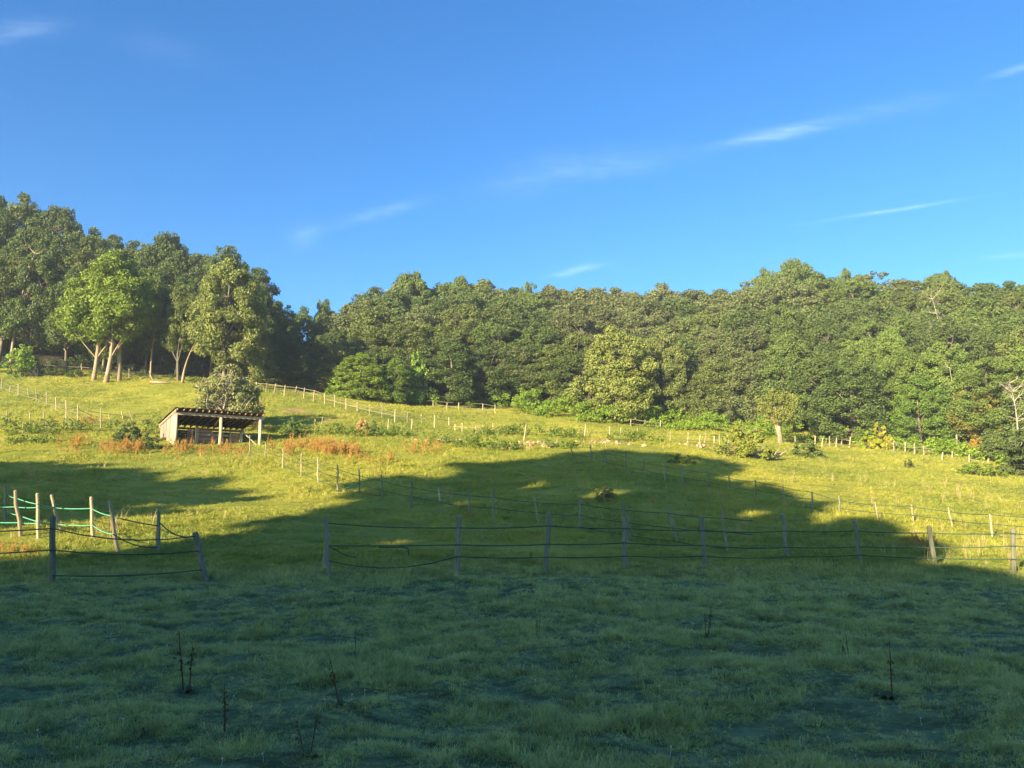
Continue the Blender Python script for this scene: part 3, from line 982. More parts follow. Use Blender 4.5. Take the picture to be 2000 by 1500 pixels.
bank('low_scrub', 'thin scrub along the edge of the dark wood',
     [([(-40, 726), (60, 729), (120, 731)], 1.5, 1.0), ([(120, 731), (260, 735), (360, 745), (470, 755)], 0.7, 1.0), ([(-40, 718), (100, 720), (250, 724), (400, 738)], 1.6, 1.6)], (0.06, 0.09, 0.03), 41, leaf=0.18, nper=40, density=2.4)

# stones of the old bank
M_STONE = mat_plain('stone', (0.34, 0.25, 0.17), 0.9, var=0.35, sc=3)
mb = MB()
for px, py, n, sp in [(1035, 868, 26, 0.9), (990, 876, 14, 0.6), (1060, 874, 10, 0.6), (880, 863, 18, 1.3), (1190, 866, 16, 1.5), (1160, 864, 8, 1.0), (1385, 875, 14, 1.6), (1420, 875, 8, 1.2)]:
    for q in range(n):
        h0 = hit(px, py)
        x = h0[0] + rng.normal() * sp; y = h0[1] + rng.normal() * 0.35
        s = rng.uniform(0.12, 0.34)
        M = rot_to(rng.normal(size=3))
        mb.box((x, y, gz(x, y) + s * 0.2), (s, s * 0.8, s * 0.55), M, s * 0.16)
o = link('rubble', mb.mesh('rubble', M_STONE))
tag(o, 'heaps of pinkish stone rubble among the brambles', None, kind='stuff')

# ------------------------------------------------------------------ the shed
M_PLANK = mat_wood('plank_grey', (0.24, 0.17, 0.13), (0.40, 0.31, 0.25), (5, 5, 0.6), 0.05)
M_PLANKH = mat_wood('plank_red', (0.32, 0.17, 0.11), (0.50, 0.32, 0.22), (0.6, 5, 5), 0.05)
M_PLANK_SHADE = mat_wood('plank_dark', (0.06, 0.045, 0.035), (0.12, 0.09, 0.07), (0.6, 5, 5), 0.05)  # shade inside the shed painted into the back wall planks
M_SLAB = mat_wood('slab_pale', (0.34, 0.27, 0.18), (0.48, 0.40, 0.28), (2, 5, 5), 0.05)
M_TIMB = mat_wood('shed_post', (0.40, 0.34, 0.22), (0.54, 0.47, 0.32), (5, 5, 0.8), 0.05)
M_ROOF = mat_plain('roof_sheet', (0.13, 0.095, 0.07), 0.8, var=0.4, sc=2.0)

A0 = hit(341, 869); 
sl = np.array([A0[0], A0[1]])
uf = np.array([0.80, 0.60]); vf = np.array([-0.60, 0.80])      # along the open front, towards the back
ang = math.atan2(uf[1], uf[0])
ZB = float(A0[2])
shed = thing('shed', 'open-fronted weathered wooden field shed with a lean-to roof on the slope', 'shed', (sl[0], sl[1], ZB), ang)
WID, DEP = 5.9, 4.2
ZF = at_depth(341, 806, A0[1])[2] - ZB          # top of the front beam
ZBK = ZF - 0.62


def part(name, mb, mat, parent=shed, smooth=False):
    return link(name, mb.mesh(name, mat, smooth), parent)


def roofz(v): return ZF + (ZBK - ZF) * v / DEP


for u in (0.0, 3.05, WID):
    mb = MB(); mb.tube([(u, 0, -0.6), (u + 0.02, 0, 1.0), (u - 0.01, 0, ZF - 0.14)], [0.12, 0.115, 0.11], 8); part('post', mb, M_TIMB, smooth=True)
for u in (0.1, 3.0, WID):
    mb = MB(); mb.tube([(u, DEP, -0.3), (u, DEP, ZBK - 0.1)], 0.09, 8); part('post', mb, M_TIMB, smooth=True)
mb = MB(); mb.box((WID / 2 - 0.0, -0.02, ZF - 0.03), (WID + 0.5, 0.10, 0.2), jit=0.01); part('front_beam', mb, M_SLAB)
mb = MB(); mb.box((WID / 2, DEP, ZBK - 0.05), (WID + 0.3, 0.1, 0.16)); part('rear_beam', mb, M_PLANKH)
sl_ang = math.atan2(ZBK - ZF, DEP)
ca, sa = math.cos(sl_ang), math.sin(sl_ang)
Mt = np.array([[1, 0, 0], [0, ca, -sa], [0, sa, ca]])
for i in range(15):
    u = -0.05 + i * (WID + 0.1) / 14
    L = (DEP + 0.75) / ca
    v = DEP / 2 - 0.05
    mb = MB(); mb.box((u, v, roofz(v) + 0.16), (0.07, L, 0.12), Mt, 0.006); part('rafter', mb, M_PLANKH if i % 3 else M_PLANK)
mb = MB()
nu = 66
us = np.linspace(-0.22, WID + 0.22, nu); vs = np.linspace(-0.5, DEP + 0.3, 9)
Vr = []
for dz in (0.0, -0.012):
    for v in vs:
        for i, u in enumerate(us):
            Vr.append((u, v, roofz(v) + 0.262 + dz + 0.022 * math.sin(i * math.pi / 2) + 0.015 * math.sin(u * 1.3 + v)))
Fr = []
nv = len(vs)
for k in range(nv - 1):
    for i in range(nu - 1):
        a = k * nu + i
        Fr.append((a, a + 1, a + nu + 1, a + nu))
        b = a + nv * nu
        Fr.append((b, b + nu, b + nu + 1, b + 1))
for i in range(nu - 1):
    Fr.append((i, i + nv * nu, i + 1 + nv * nu, i + 1))
mb.add(Vr, Fr); part('roof', mb, M_ROOF)
# edge board of the roof on the near gable
mb = MB(); v = DEP / 2 - 0.1; mb.box((-0.12, v, roofz(v) + 0.10), (0.035, DEP + 0.6, 0.15), Mt, 0.006); part('barge_board', mb, M_PLANK)
# side wall, vertical planks; the lowest part is broken away
n = 17
for i in range(n):
    v = 0.18 + (i + 0.5) * (DEP - 0.25) / n
    zt = roofz(v) + 0.02
    zb = rng.uniform(0.62, 0.72) if i > 3 else -0.2
    w = (DEP - 0.25) / n - 0.018
    mb = MB(); mb.box((-0.07 + rng.uniform(-0.008, 0.008), v, (zt + zb) / 2), (0.025, w, zt - zb), jit=0.004); part('plank', mb, M_PLANK)
for v in (1.2, 2.6, 3.9):
    mb = MB(); mb.box((0.0, v, 0.3), (0.1, 0.1, 1.2)); part('stud', mb, M_PLANK)
mb = MB(); mb.box((-0.01, DEP / 2 + 0.2, 0.35), (0.03, DEP - 0.8, 0.7), jit=0.01); part('kick_board', mb, M_PLANKH)
# back wall, horizontal planks with a light slot under the roof
nb_ = 9
for i in range(nb_):
    z = -0.1 + (i + 0.5) * (ZBK - 0.08) / nb_
    mb = MB(); mb.box((WID / 2, DEP + 0.07 + rng.uniform(-0.006, 0.006), z), (WID + 0.1, 0.025, (ZBK - 0.08) / nb_ - 0.012), jit=0.005); part('plank', mb, M_PLANK_SHADE)
# divider across the middle: planks, slab rails and posts
PV = 1.9
for (u0, u1, zs) in [(1.25, 3.9, np.arange(0.10, 1.35, 0.19)), (4.35, 5.15, np.arange(0.10, 1.2, 0.19))]:
    for z in zs:
        if u0 < 2 and z > 1.2: u1b = 3.0
        else: u1b = u1
        mb = MB(); mb.box(((u0 + u1b) / 2, PV, z), (u1b - u0, 0.028, 0.165), jit=0.007); part('plank', mb, M_PLANKH)
mb = MB(); mb.box((3.0, PV - 0.06, 0.98), (2.4, 0.06, 0.15), jit=0.02); part('slab_rail', mb, M_SLAB)
mb = MB(); mb.box((3.1, PV - 0.06, 0.28), (2.4, 0.06, 0.12), jit=0.02); part('slab_rail', mb, M_SLAB)
for u, h, rr in ((1.9, 1.5, 0.12), (4.3, 1.25, 0.08), (5.1, 1.35, 0.12)):
    mb = MB(); mb.tube([(u, PV - 0.14, -0.3), (u, PV - 0.14, h)], rr, 8); part('divider_post', mb, M_TIMB, smooth=True)
mb = MB(); mb.box((4.7, PV - 0.08, 1.18), (0.9, 0.05, 0.1), jit=0.01); part('slab_rail', mb, M_SLAB)
# braces
def strut(a, b, w, mat, name='brace'):
    a = np.array(a, float); b = np.array(b, float)
    mb = MB(); mb.box((a + b) / 2, (w, 0.05, np.linalg.norm(b - a)), rot_to(b - a), 0.005); part(name, mb, mat)
strut((2.98, 0.1, ZF - 0.15), (2.98, 1.2, ZF - 0.62), 0.14, M_SLAB)
strut((WID - 0.05, 0.1, ZF - 0.15), (WID - 0.1, 1.3, ZF - 0.75), 0.2, M_SLAB)
strut((5.1, 1.5, 1.35), (WID - 0.1, 0.2, 0.25), 0.12, M_SLAB)

# ------------------------------------------------------------------ fences
def fence(label, posts, ropes, pale=(), rad=0.045, rope_r=0.012, rope_mat=None, post_mat=None, name='rope_fence', rope_name='rope', kind='rope', group=None, sag=0.012):
    """posts: (bx, by, tx, ty) photo positions of foot and head; ropes: lists of (px, py)"""
    P = []
    for i, (bx, by, tx, ty) in enumerate(posts):
        b = hit(bx, by)
        P.append((b, at_depth(tx, ty, b[1])))
    c = P[0][0]
    t = thing(name, label, 'fence', tuple(c), 0, group)
    for i, (b, h) in enumerate(P):
        mb = MB()
        L = h - b
        r_ = rad * rng.uniform(0.85, 1.15)
        b2 = b - L / np.linalg.norm(L) * 0.25
        kx = rng.normal(size=3) * 0.012; kx[2] = 0
        pts = [b2 - c, b + L * 0.35 - c + kx, b + L * 0.7 - c - kx, h - L * 0.02 - c, h - c]
        mb.tube(pts, [r_ * 1.05, r_, r_ * 0.95, r_ * 0.9, r_ * 0.55], 7)
        link('post', mb.mesh('post', (M_POST_PALE if i in pale else (post_mat or M_POST)), False), t)
    bx = np.array([q[0] for q in posts], float)
    bd = np.array([q[0][1] for q in P])
    order = np.argsort(bx)
    for rp in ropes:
        mb = MB()
        pts = []
        for q in rp:
            px, py = q[0], q[1]
            D = float(np.interp(px, bx[order], bd[order])) - (rad + 0.01 if kind == 'rope' else rad + 0.03)
            pts.append(at_depth(px, py, D) - c)
        out = []
        for k in range(len(pts) - 1):
            a, b = pts[k], pts[k + 1]
            L = np.linalg.norm(b - a)
            m = 5
            for s in range(m):
                u = s / m
                q = a + (b - a) * u
                q = q + np.array([0, 0, -4 * u * (1 - u) * L * (sag if len(rp[k]) < 3 else rp[k][2])])
                out.append(q)
        out.append(pts[-1])
        if kind == 'rope':
            mb.tube(np.array(out), rope_r, 5)
        else:
            mb.tube(np.array(pts), rope_r, 6)
        link(rope_name, mb.mesh(rope_name, rope_mat or M_ROPE, True), t)
    return t


fence('thick weathered posts and sagging ropes of the nearest fence beyond the grazed paddock',
      [(642, 1128, 637, 1007), (634, 1108, 640, 1040), (892, 1123, 897, 1006), (1066, 1119, 1072, 1002), (1222, 1112, 1219, 1010), (1375, 1108, 1370, 1010), (1541, 1092, 1526, 1003),
       (1682, 1100, 1668, 1017), (1827, 1106, 1814, 1027), (1980, 1120, 1979, 1032), (2110, 1140, 2112, 1046)],
      [[(640, 1022), (896, 1031), (1070, 1027), (1220, 1032), (1372, 1036), (1531, 1037), (1671, 1037), (1817, 1041), (1979, 1042), (2112, 1050)],
       [(642, 1066, 0.004), (895, 1064), (1069, 1063), (1221, 1060), (1373, 1065), (1535, 1069), (1675, 1068), (1820, 1069), (1979, 1066), (2111, 1075)],
       [(642, 1095, 0.07), (893, 1087), (1067, 1088), (1222, 1086), (1374, 1086), (1538, 1087), (1680, 1084), (1825, 1090), (1980, 1092), (2110, 1100)],
       [(642, 1066), (675, 1084), (696, 1089)], [(740, 1069), (790, 1068), (797, 1072), (799, 1085)]],
      pale=(), rad=0.052, rope_r=0.0125)
fence('dark post and leaning post of near fence with three slack ropes by the lit corner',
      [(-190, 1150, -190, 1015), (102, 1142, 103, 1008), (402, 1136, 381, 1039)],
      [[(-190, 1040), (102, 1032, 0.055), (382, 1047)], [(-190, 1085), (102, 1074, 0.03), (388, 1076)], [(102, 1124, 0.02), (394, 1113)]], rad=0.06, rope_r=0.013)
fence('rope fence of thin posts running down the slope from the shed to the near fence',
      [(488, 892, 488, 850), (518, 894, 519, 864), (553, 916, 553, 876), (588, 929, 589, 885), (622, 943, 620, 892), (660, 960, 659, 907), (703, 966, 701, 917), (747, 975, 745, 927),
       (804, 992, 804, 940), (861, 982, 855, 952), (917, 1012, 916, 961), (966, 1014, 962, 957), (1052, 1022, 1043, 969), (1134, 1040, 1132, 970), (1231, 1055, 1216, 982), (1323, 1064, 1302, 987), (1420, 1077, 1409, 995)],
      [[(519, 867), (589, 893), (621, 905), (660, 917), (702, 929), (746, 939), (804, 952), (916, 968), (962, 971), (1045, 981), (1132, 984), (1219, 996), (1304, 1002), (1411, 1012), (1470, 1017)],
       [(488, 870), (519, 880), (553, 892), (589, 905), (621, 920), (660, 932), (702, 945), (746, 957), (804, 969), (860, 980), (916, 989), (962, 992), (1048, 1001), (1132, 1006), (1222, 1020), (1312, 1031), (1413, 1038), (1470, 1044)],
       [(488, 884), (519, 893), (553, 908), (589, 924), (660, 952), (702, 962), (746, 968)],
       [(1132, 1028), (1226, 1045), (1320, 1057), (1418, 1071)],
       [(660, 958), (702, 944)], [(589, 930), (621, 919)]],
      pale=(0, 1, 2, 3, 4, 5, 9, 12), rad=0.04, rope_r=0.013)
fence('long rope fence of thin posts crossing the sunny field beyond the tree shadow',
      [(1121, 895, 1115, 873), (1157, 903, 1153, 870), (1186, 910, 1181, 879), (1223, 920, 1222, 885), (1257, 929, 1258, 895), (1300, 943, 1296, 904), (1335, 948, 1331, 910), (1383, 952, 1382, 920), (1425, 952, 1424, 928),
       (1477, 977, 1475, 937), (1530, 976, 1529, 947), (1588, 996, 1585, 960), (1641, 1004, 1638, 968), (1715, 1018, 1709, 980), (1784, 1019, 1780, 985), (1860, 1030, 1852, 991), (1939, 1053, 1933, 1004), (2030, 1065, 2022, 1014)],
      [[(1115, 873), (1153, 874), (1181, 885), (1222, 892), (1257, 903), (1296, 911), (1331, 917), (1382, 923), (1424, 934), (1475, 940), (1529, 951), (1585, 961), (1638, 977), (1709, 986), (1780, 989), (1852, 999), (1933, 1005), (2022, 1011)],
       [(1119, 888), (1155, 892), (1184, 903), (1222, 910), (1258, 918), (1297, 927), (1332, 933), (1382, 940), (1424, 951), (1476, 957), (1529, 966), (1586, 975), (1639, 992), (1711, 1001), (1782, 1006), (1855, 1015), (1935, 1023), (2024, 1030)],
       [(1184, 909), (1257, 925), (1297, 940), (1383, 950), (1425, 962), (1476, 974), (1587, 992), (1713, 1016), (1784, 1023), (1857, 1033), (1937, 1045), (2026, 1054)]],
      pale=(10, 13, 14, 15, 16), rad=0.035, rope_r=0.012)
fence('sunlit pale posts with bright green ropes round the small left enclosure',
      [(10, 1020, 10, 948), (39, 1049, 30, 957), (75, 1051, 73, 963), (118, 1040, 100, 966), (181, 1048, 178, 970), (230, 1077, 213, 978), (308, 1077, 309, 1000)],
      [[(-60, 990, 0.005), (30, 990), (75, 991), (105, 992), (179, 993)], [(17, 968), (32, 973), (74, 985), (105, 991)],
       [(-60, 1018, 0.005), (35, 1021), (75, 1022), (110, 1024), (180, 1026)], [(17, 1000), (36, 1006), (75, 1019), (100, 1024)], [(180, 994), (214, 1007), (235, 1013)], [(181, 1026), (205, 1040), (222, 1043)]],
      pale=(1, 2, 3, 4, 5), rad=0.05, rope_r=0.016, rope_mat=M_ROPE_GREEN)
fence('dark slack ropes tied from the enclosure corner to the leaning post',
      [(309, 1079, 310, 998)], [[(236, 1013), (308, 1027)], [(221, 1043, 0.09), (308, 1069)], [(312, 1021, 0.14), (378, 1048)]], rad=0.055, rope_r=0.017, name='rope_fence')
fence('pale thin posts of the wire fence climbing the grass bank left of the shed',
      [(3, 763, 4, 738), (20, 766, 20, 752), (36, 774, 36, 750), (55, 778, 55, 758), (71, 786, 71, 759), (91, 792, 91, 766), (110, 802, 109, 776), (130, 838, 129, 781), (152, 838, 152, 790), (197, 838, 197, 796), (214, 820, 213, 808), (240, 819, 238, 803), (260, 824, 252, 801)],
      [[(-40, 735), (3, 747), (36, 756), (71, 767), (110, 781), (130, 789), (175, 803), (240, 811)], [(-40, 746), (3, 757), (36, 768), (71, 779), (110, 793), (150, 805), (180, 812)]],
      pale=range(13), rad=0.05, rope_r=0.02, name='wire_fence', rope_name='wire', rope_mat=M_POST)
fence('short pale stakes along the brambles at the left edge',
      [(14, 820, 13, 801), (45, 848, 45, 828), (58, 829, 59, 806), (85, 831, 85, 805), (91, 838, 90, 822)],
      [[(55, 831), (110, 833)]], pale=range(5), rad=0.05, rope_r=0.02, name='stake_fence', rope_name='rail', rope_mat=M_POST_PALE)
fence('pale rail fence running over the crest from behind the shrub and down the bank',
      [(500, 765, 501, 746), (519, 766, 521, 748), (535, 770, 539, 749), (555, 773, 557, 752), (575, 774, 580, 754), (593, 779, 595, 757), (612, 784, 614, 762), (634, 790, 634, 768), (654, 795, 654, 771), (676, 800, 676, 779), (698, 805, 698, 785),
       (722, 812, 722, 789), (746, 815, 747, 791), (771, 825, 772, 799), (796, 825, 796, 804), (823, 826, 823, 808), (849, 836, 849, 810), (877, 832, 877, 815)],
      [[(496, 748), (521, 750), (539, 752), (557, 755), (580, 757), (595, 760), (614, 763), (628, 768)], [(496, 755), (520, 756), (538, 758), (556, 760), (577, 762), (594, 766), (613, 769), (628, 773)],
       [(634, 772), (676, 784), (722, 795), (772, 805), (823, 814), (877, 822)], [(634, 779), (676, 790), (722, 802), (772, 812), (823, 819)]],
      pale=range(18), rad=0.055, rope_r=0.024, name='rail_fence', rope_name='rail', kind='rail', rope_mat=M_RAIL)
fence('far rail fence half hidden in scrub at the foot of the long wood',
      [(790, 789, 790, 777), (821, 792, 820, 779), (846, 794, 846, 781), (873, 799, 873, 785), (896, 802, 896, 786), (919, 799, 919, 786), (943, 804, 943, 788), (967, 808, 967, 790)],
      [[(790, 780), (846, 783), (873, 786), (919, 788), (943, 789), (967, 793), (991, 796)], [(850, 790), (896, 796), (943, 799), (967, 801)]],
      pale=range(8), rad=0.06, rope_r=0.024, name='rail_fence', rope_name='rail', kind='rail', rope_mat=M_RAIL)
fence('uneven pale stakes strung along the brambles in the middle of the slope',
      [(758, 838, 759, 818), (804, 841, 805, 818), (889, 842, 889, 828), (903, 846, 903, 826), (930, 848, 930, 829), (943, 848, 943, 830), (963, 842, 963, 826), (1023, 862, 1028, 829), (1080, 849, 1080, 835), (1142, 853, 1144, 829), (1191, 850, 1191, 833), (1212, 851, 1213, 835), (1246, 849, 1245, 836)],
      [[(885, 833), (943, 834), (963, 835)], [(1080, 842), (1142, 845), (1191, 842), (1246, 845)]],
      pale=range(13), rad=0.055, rope_r=0.016, name='stake_fence', rope_name='rail', rope_mat=M_POST_PALE)
fence('row of thin pale posts between the brambles and the large bramble bush',
      [(1310, 867, 1309, 842), (1344, 867, 1344, 844), (1366, 864, 1368, 849), (1376, 867, 1379, 846), (1395, 866, 1395, 851), (1405, 869, 1405, 848), (1423, 868, 1423, 849)],
      [[(1280, 848), (1310, 848), (1344, 849), (1423, 850)], [(1290, 858), (1344, 859), (1423, 861)]], pale=range(7), rad=0.05, rope_r=0.014, name='wire_fence', rope_name='wire', rope_mat=M_POST)
fence('short rail fence under the pale golden-green oak',
      [(1232, 833, 1232, 818), (1260, 836, 1260, 820), (1290, 839, 1290, 821)], [[(1228, 818), (1262, 823), (1298, 828)], [(1228, 827), (1262, 831), (1290, 833)]],
      pale=range(3), rad=0.06, rope_r=0.024, name='rail_fence', rope_name='rail', kind='rail', rope_mat=M_RAIL)
fence('pale rail fence winding past the yellow shrub at the top of the sunny field',
      [(1553, 868, 1553, 851), (1592, 869, 1592, 851), (1605, 873, 1607, 855), (1620, 871, 1620, 852), (1633, 873, 1634, 855), (1644, 870, 1644, 852), (1659, 874, 1661, 853), (1710, 876, 1711, 857), (1727, 878, 1727, 863), (1745, 881, 1746, 861),
       (1768, 883, 1768, 863), (1786, 887, 1786, 866), (1804, 889, 1804, 871), (1840, 898, 1841, 883), (1860, 896, 1860, 881), (1893, 903, 1893, 887), (1930, 904, 1931, 892)],
      [[(1604, 857), (1644, 858), (1660, 861)], [(1606, 867), (1633, 868), (1660, 870)], [(1645, 856), (1664, 862), (1698, 866)], [(1714, 868), (1745, 870), (1786, 876), (1824, 884)], [(1727, 862), (1746, 864), (1786, 872), (1825, 878)], [(1890, 897), (1931, 903), (1960, 908)]],
      pale=range(17), rad=0.06, rope_r=0.024, name='rail_fence', rope_name='rail', kind='rail', rope_mat=M_RAIL)
fence('two dark posts and wires behind the shed shadow',
      [(514, 838, 514, 810), (566, 832, 566, 811), (616, 833, 615, 818), (629, 832, 630, 814)], [[(514, 816), (566, 818), (630, 824)], [(514, 828), (566, 829), (630, 830)]], pale=(2, 3), rad=0.04, rope_r=0.012, name='wire_fence', rope_name='wire')
fence('thin dark posts in the shade under the trio of bright trees',
      [(121, 724, 122, 706), (159, 729, 159, 710), (230, 736, 229, 718), (252, 738, 252, 720), (298, 742, 291, 725)], [[(80, 712), (121, 715), (159, 717), (175, 718)], [(200, 728), (252, 732), (330, 738)]], pale=(0, 1, 2, 3, 4), rad=0.05, rope_r=0.02, name='wire_fence', rope_name='wire', rope_mat=M_POST)

# ------------------------------------------------------------------ grass
def tuft_mesh(name, seed, blades, h, spread, bw, mat, bend=0.5, seedhead=0):
    r = np.random.default_rng(seed)
    V = []; F = []
    n = 0
    for b in range(blades):
        a = r.random() * 6.28; d = spread * r.random() ** 0.6
        x0, y0 = d * math.cos(a), d * math.sin(a)
        a2 = a + r.normal() * 0.9
        hh = h * r.uniform(0.5, 1.15); bd = bend * hh * r.uniform(0.2, 1.4)
        wd = bw * r.uniform(0.6, 1.3)
        wa = a2 + math.pi / 2 + r.normal() * 0.7
        wx, wy = math.cos(wa) * wd / 2, math.sin(wa) * wd / 2
        pts = [(0, 0), (0.35, 0.12), (0.75, 0.55), (1.0, 1.0)]
        rows_ = []
        for k, (u, q) in enumerate(pts):
            x = x0 + math.cos(a2) * bd * q; y = y0 + math.sin(a2) * bd * q
            z = hh * (u - 0.25 * q * bend) - 0.01
            f = (1.0, 0.9, 0.55, 0.05)[k]
            rows_.append(((x - wx * f, y - wy * f, z), (x + wx * f, y + wy * f, z)))
        for k in range(3):
            V += [rows_[k][0], rows_[k][1], rows_[k + 1][1], rows_[k + 1][0]]
            F.append((n, n + 1, n + 2, n + 3)); n += 4
    return mesh_arrays(name, V, F, mat)


SRC = bpy.data.collections.new('grass_sources')
CL = bpy.data.collections


def src_collection(name, meshes):
    c = CL.new(name)
    for i, me in enumerate(meshes):
        o = bpy.data.objects.new('%s_%02d' % (name, i), me)
        c.objects.link(o)
    return c


def scatter(name, label, coll, nvar, P, scale, tilt=0.15, seed=1, sz=None):
    n = len(P)
    r = np.random.default_rng(seed)
    me = bpy.data.meshes.new(name)
    me.vertices.add(n); me.vertices.foreach_set('co', np.asarray(P, np.float32).ravel())
    rot = np.stack([r.normal(size=n) * tilt, r.normal(size=n) * tilt, r.random(n) * 6.283], 1).astype(np.float32)
    a = me.attributes.new('rot', 'FLOAT_VECTOR', 'POINT'); a.data.foreach_set('vector', rot.ravel())
    s3 = np.stack([scale, scale, scale if sz is None else sz], 1).astype(np.float32)
    a = me.attributes.new('scl', 'FLOAT_VECTOR', 'POINT'); a.data.foreach_set('vector', s3.ravel())
    a = me.attributes.new('idx', 'INT', 'POINT'); a.data.foreach_set('value', r.integers(0, nvar, n).astype(np.int32))
    o = link(name, me)
    ng = bpy.data.node_groups.new(name, 'GeometryNodeTree')
    ng.interface.new_socket('Geometry', in_out='INPUT', socket_type='NodeSocketGeometry')
    ng.interface.new_socket('Geometry', in_out='OUTPUT', socket_type='NodeSocketGeometry')
    gi = ng.nodes.new('NodeGroupInput'); go = ng.nodes.new('NodeGroupOutput')
    iop = ng.nodes.new('GeometryNodeInstanceOnPoints')
    ci = ng.nodes.new('GeometryNodeCollectionInfo')
    ci.inputs['Collection'].default_value = coll
    ci.inputs['Separate Children'].default_value = True
    ci.inputs['Reset Children'].default_value = True

    def attr(nm, dt):
        q = ng.nodes.new('GeometryNodeInputNamedAttribute'); q.data_type = dt; q.inputs['Name'].default_value = nm
        return q.outputs['Attribute']
    e2r = ng.nodes.new('FunctionNodeEulerToRotation')
    ng.links.new(attr('rot', 'FLOAT_VECTOR'), e2r.inputs[0])
    ng.links.new(gi.outputs[0], iop.inputs['Points'])
    ng.links.new(ci.outputs[0], iop.inputs['Instance'])
    iop.inputs['Pick Instance'].default_value = True
    ng.links.new(attr('idx', 'INT'), iop.inputs['Instance Index'])
    ng.links.new(e2r.outputs[0], iop.inputs['Rotation'])
    ng.links.new(attr('scl', 'FLOAT_VECTOR'), iop.inputs['Scale'])
    ng.links.new(iop.outputs[0], go.inputs[0])
    md = o.modifiers.new('scatter', 'NODES'); md.node_group = ng
    tag(o, label, None, kind='stuff')
    return o


def zone(y0, y1, dens, seed, margin=2.5, x0=None, x1=None):
    r = np.random.default_rng(seed)
    wmax = y1 * 0.70 + margin
    n = int((y1 - y0) * 2 * wmax * dens)
    Y = r.uniform(y0, y1, n); X = r.uniform(-wmax, wmax, n)
    k = np.abs(X) < Y * 0.70 + margin
    return X[k], Y[k]


near_tufts = src_collection('tuft_near', [tuft_mesh('blade', 500 + i, 38, 0.048, 0.085, 0.0050, M_BLADE, 0.9) for i in range(5)] +
                            [tuft_mesh('blade', 520 + i, 16, 0.10, 0.05, 0.005, M_BLADE, 0.7) for i in range(2)])
far_tufts = src_collection('tuft_far', [tuft_mesh('blade', 540 + i, 30, 0.17, 0.22, 0.020, M_BLADE, 0.8) for i in range(5)] +
                           [tuft_mesh('blade', 560 + i, 16, 0.28, 0.16, 0.016, M_BLADE, 0.45) for i in range(2)])

PX, PY, PS, PZ = [], [], [], []
for (y0, y1, dens, s0, sd) in [(3.6, 8, 440, 0.9, 1), (8, 13, 320, 1.0, 2), (13, 21, 170, 1.25, 3)]:
    X, Y = zone(y0, y1, dens, sd)
    c = 0.75 * vnoise(X, Y * 1.6, 0.36, 11) + 0.5 * vnoise(X, Y * 1.3, 0.9, 12) + 0.12 * vnoise(X, Y, 2.7, 13)
    keep = np.random.default_rng(sd).random(len(X)) < np.clip(0.74 + 0.85 * c, 0.18, 1)
    X, Y, c = X[keep], Y[keep], c[keep]
    s = s0 * (0.75 + 0.45 * c + 0.35 * np.random.default_rng(sd + 5).random(len(X)))
    strip = np.exp(-((Y - 16.3 - 0.4 * vnoise(X, Y, 3, 5)) / 0.55) ** 2)
    s = np.clip(s, 0.35, 3)
    PX.append(X); PY.append(Y); PS.append(s); PZ.append(s * (1 + 0.9 * strip) * (0.8 + 0.5 * np.clip(c, -0.5, 1)))
X = np.concatenate(PX); Y = np.concatenate(PY); S = np.concatenate(PS); Z = np.concatenate(PZ)
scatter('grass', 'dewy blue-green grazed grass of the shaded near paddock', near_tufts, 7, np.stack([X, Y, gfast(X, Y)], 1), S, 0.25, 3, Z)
print('near tufts', len(X))
PX, PY, PS, PZ = [], [], [], []
for (y0, y1, dens, s0, sd) in [(16.5, 30, 45, 0.62, 21), (30, 60, 24, 0.75, 22), (60, 106, 11, 0.9, 23)]:
    X, Y = zone(y0, y1, dens, sd, 4)
    c = 0.5 * vnoise(X, Y, 0.9, 14) + 0.6 * vnoise(X, Y, 2.7, 15) + 0.4 * vnoise(X, Y, 7, 16)
    keep = np.random.default_rng(sd).random(len(X)) < np.clip(0.75 + 0.45 * c, 0.15, 1)
    keep &= Y < np.interp(X / Y * FPX + 1000, EDGE[:, 0], EDGE[:, 1]) + 1.5
    # none inside the shed
    rx = X - sl[0]; ry = Y - sl[1]
    u = rx * uf[0] + ry * uf[1]; v = rx * vf[0] + ry * vf[1]
    keep &= ~((u > -0.1) & (u < WID + 0.1) & (v > 0.25) & (v < DEP + 0.2))
    X, Y, c = X[keep], Y[keep], c[keep]
    s = np.clip(s0 * (0.7 + 0.4 * c + 0.5 * np.random.default_rng(sd + 5).random(len(X))), 0.3, 2.5)
    PX.append(X); PY.append(Y); PS.append(s); PZ.append(s * (0.85 + 0.35 * c))
X = np.concatenate(PX); Y = np.concatenate(PY); S = np.concatenate(PS); Z = np.concatenate(PZ)
scatter('meadow_grass', 'yellow-green meadow grass over the whole slope', far_tufts, 7, np.stack([X, Y, gfast(X, Y)], 1), S, 0.2, 4, Z)
print('far tufts', len(X))


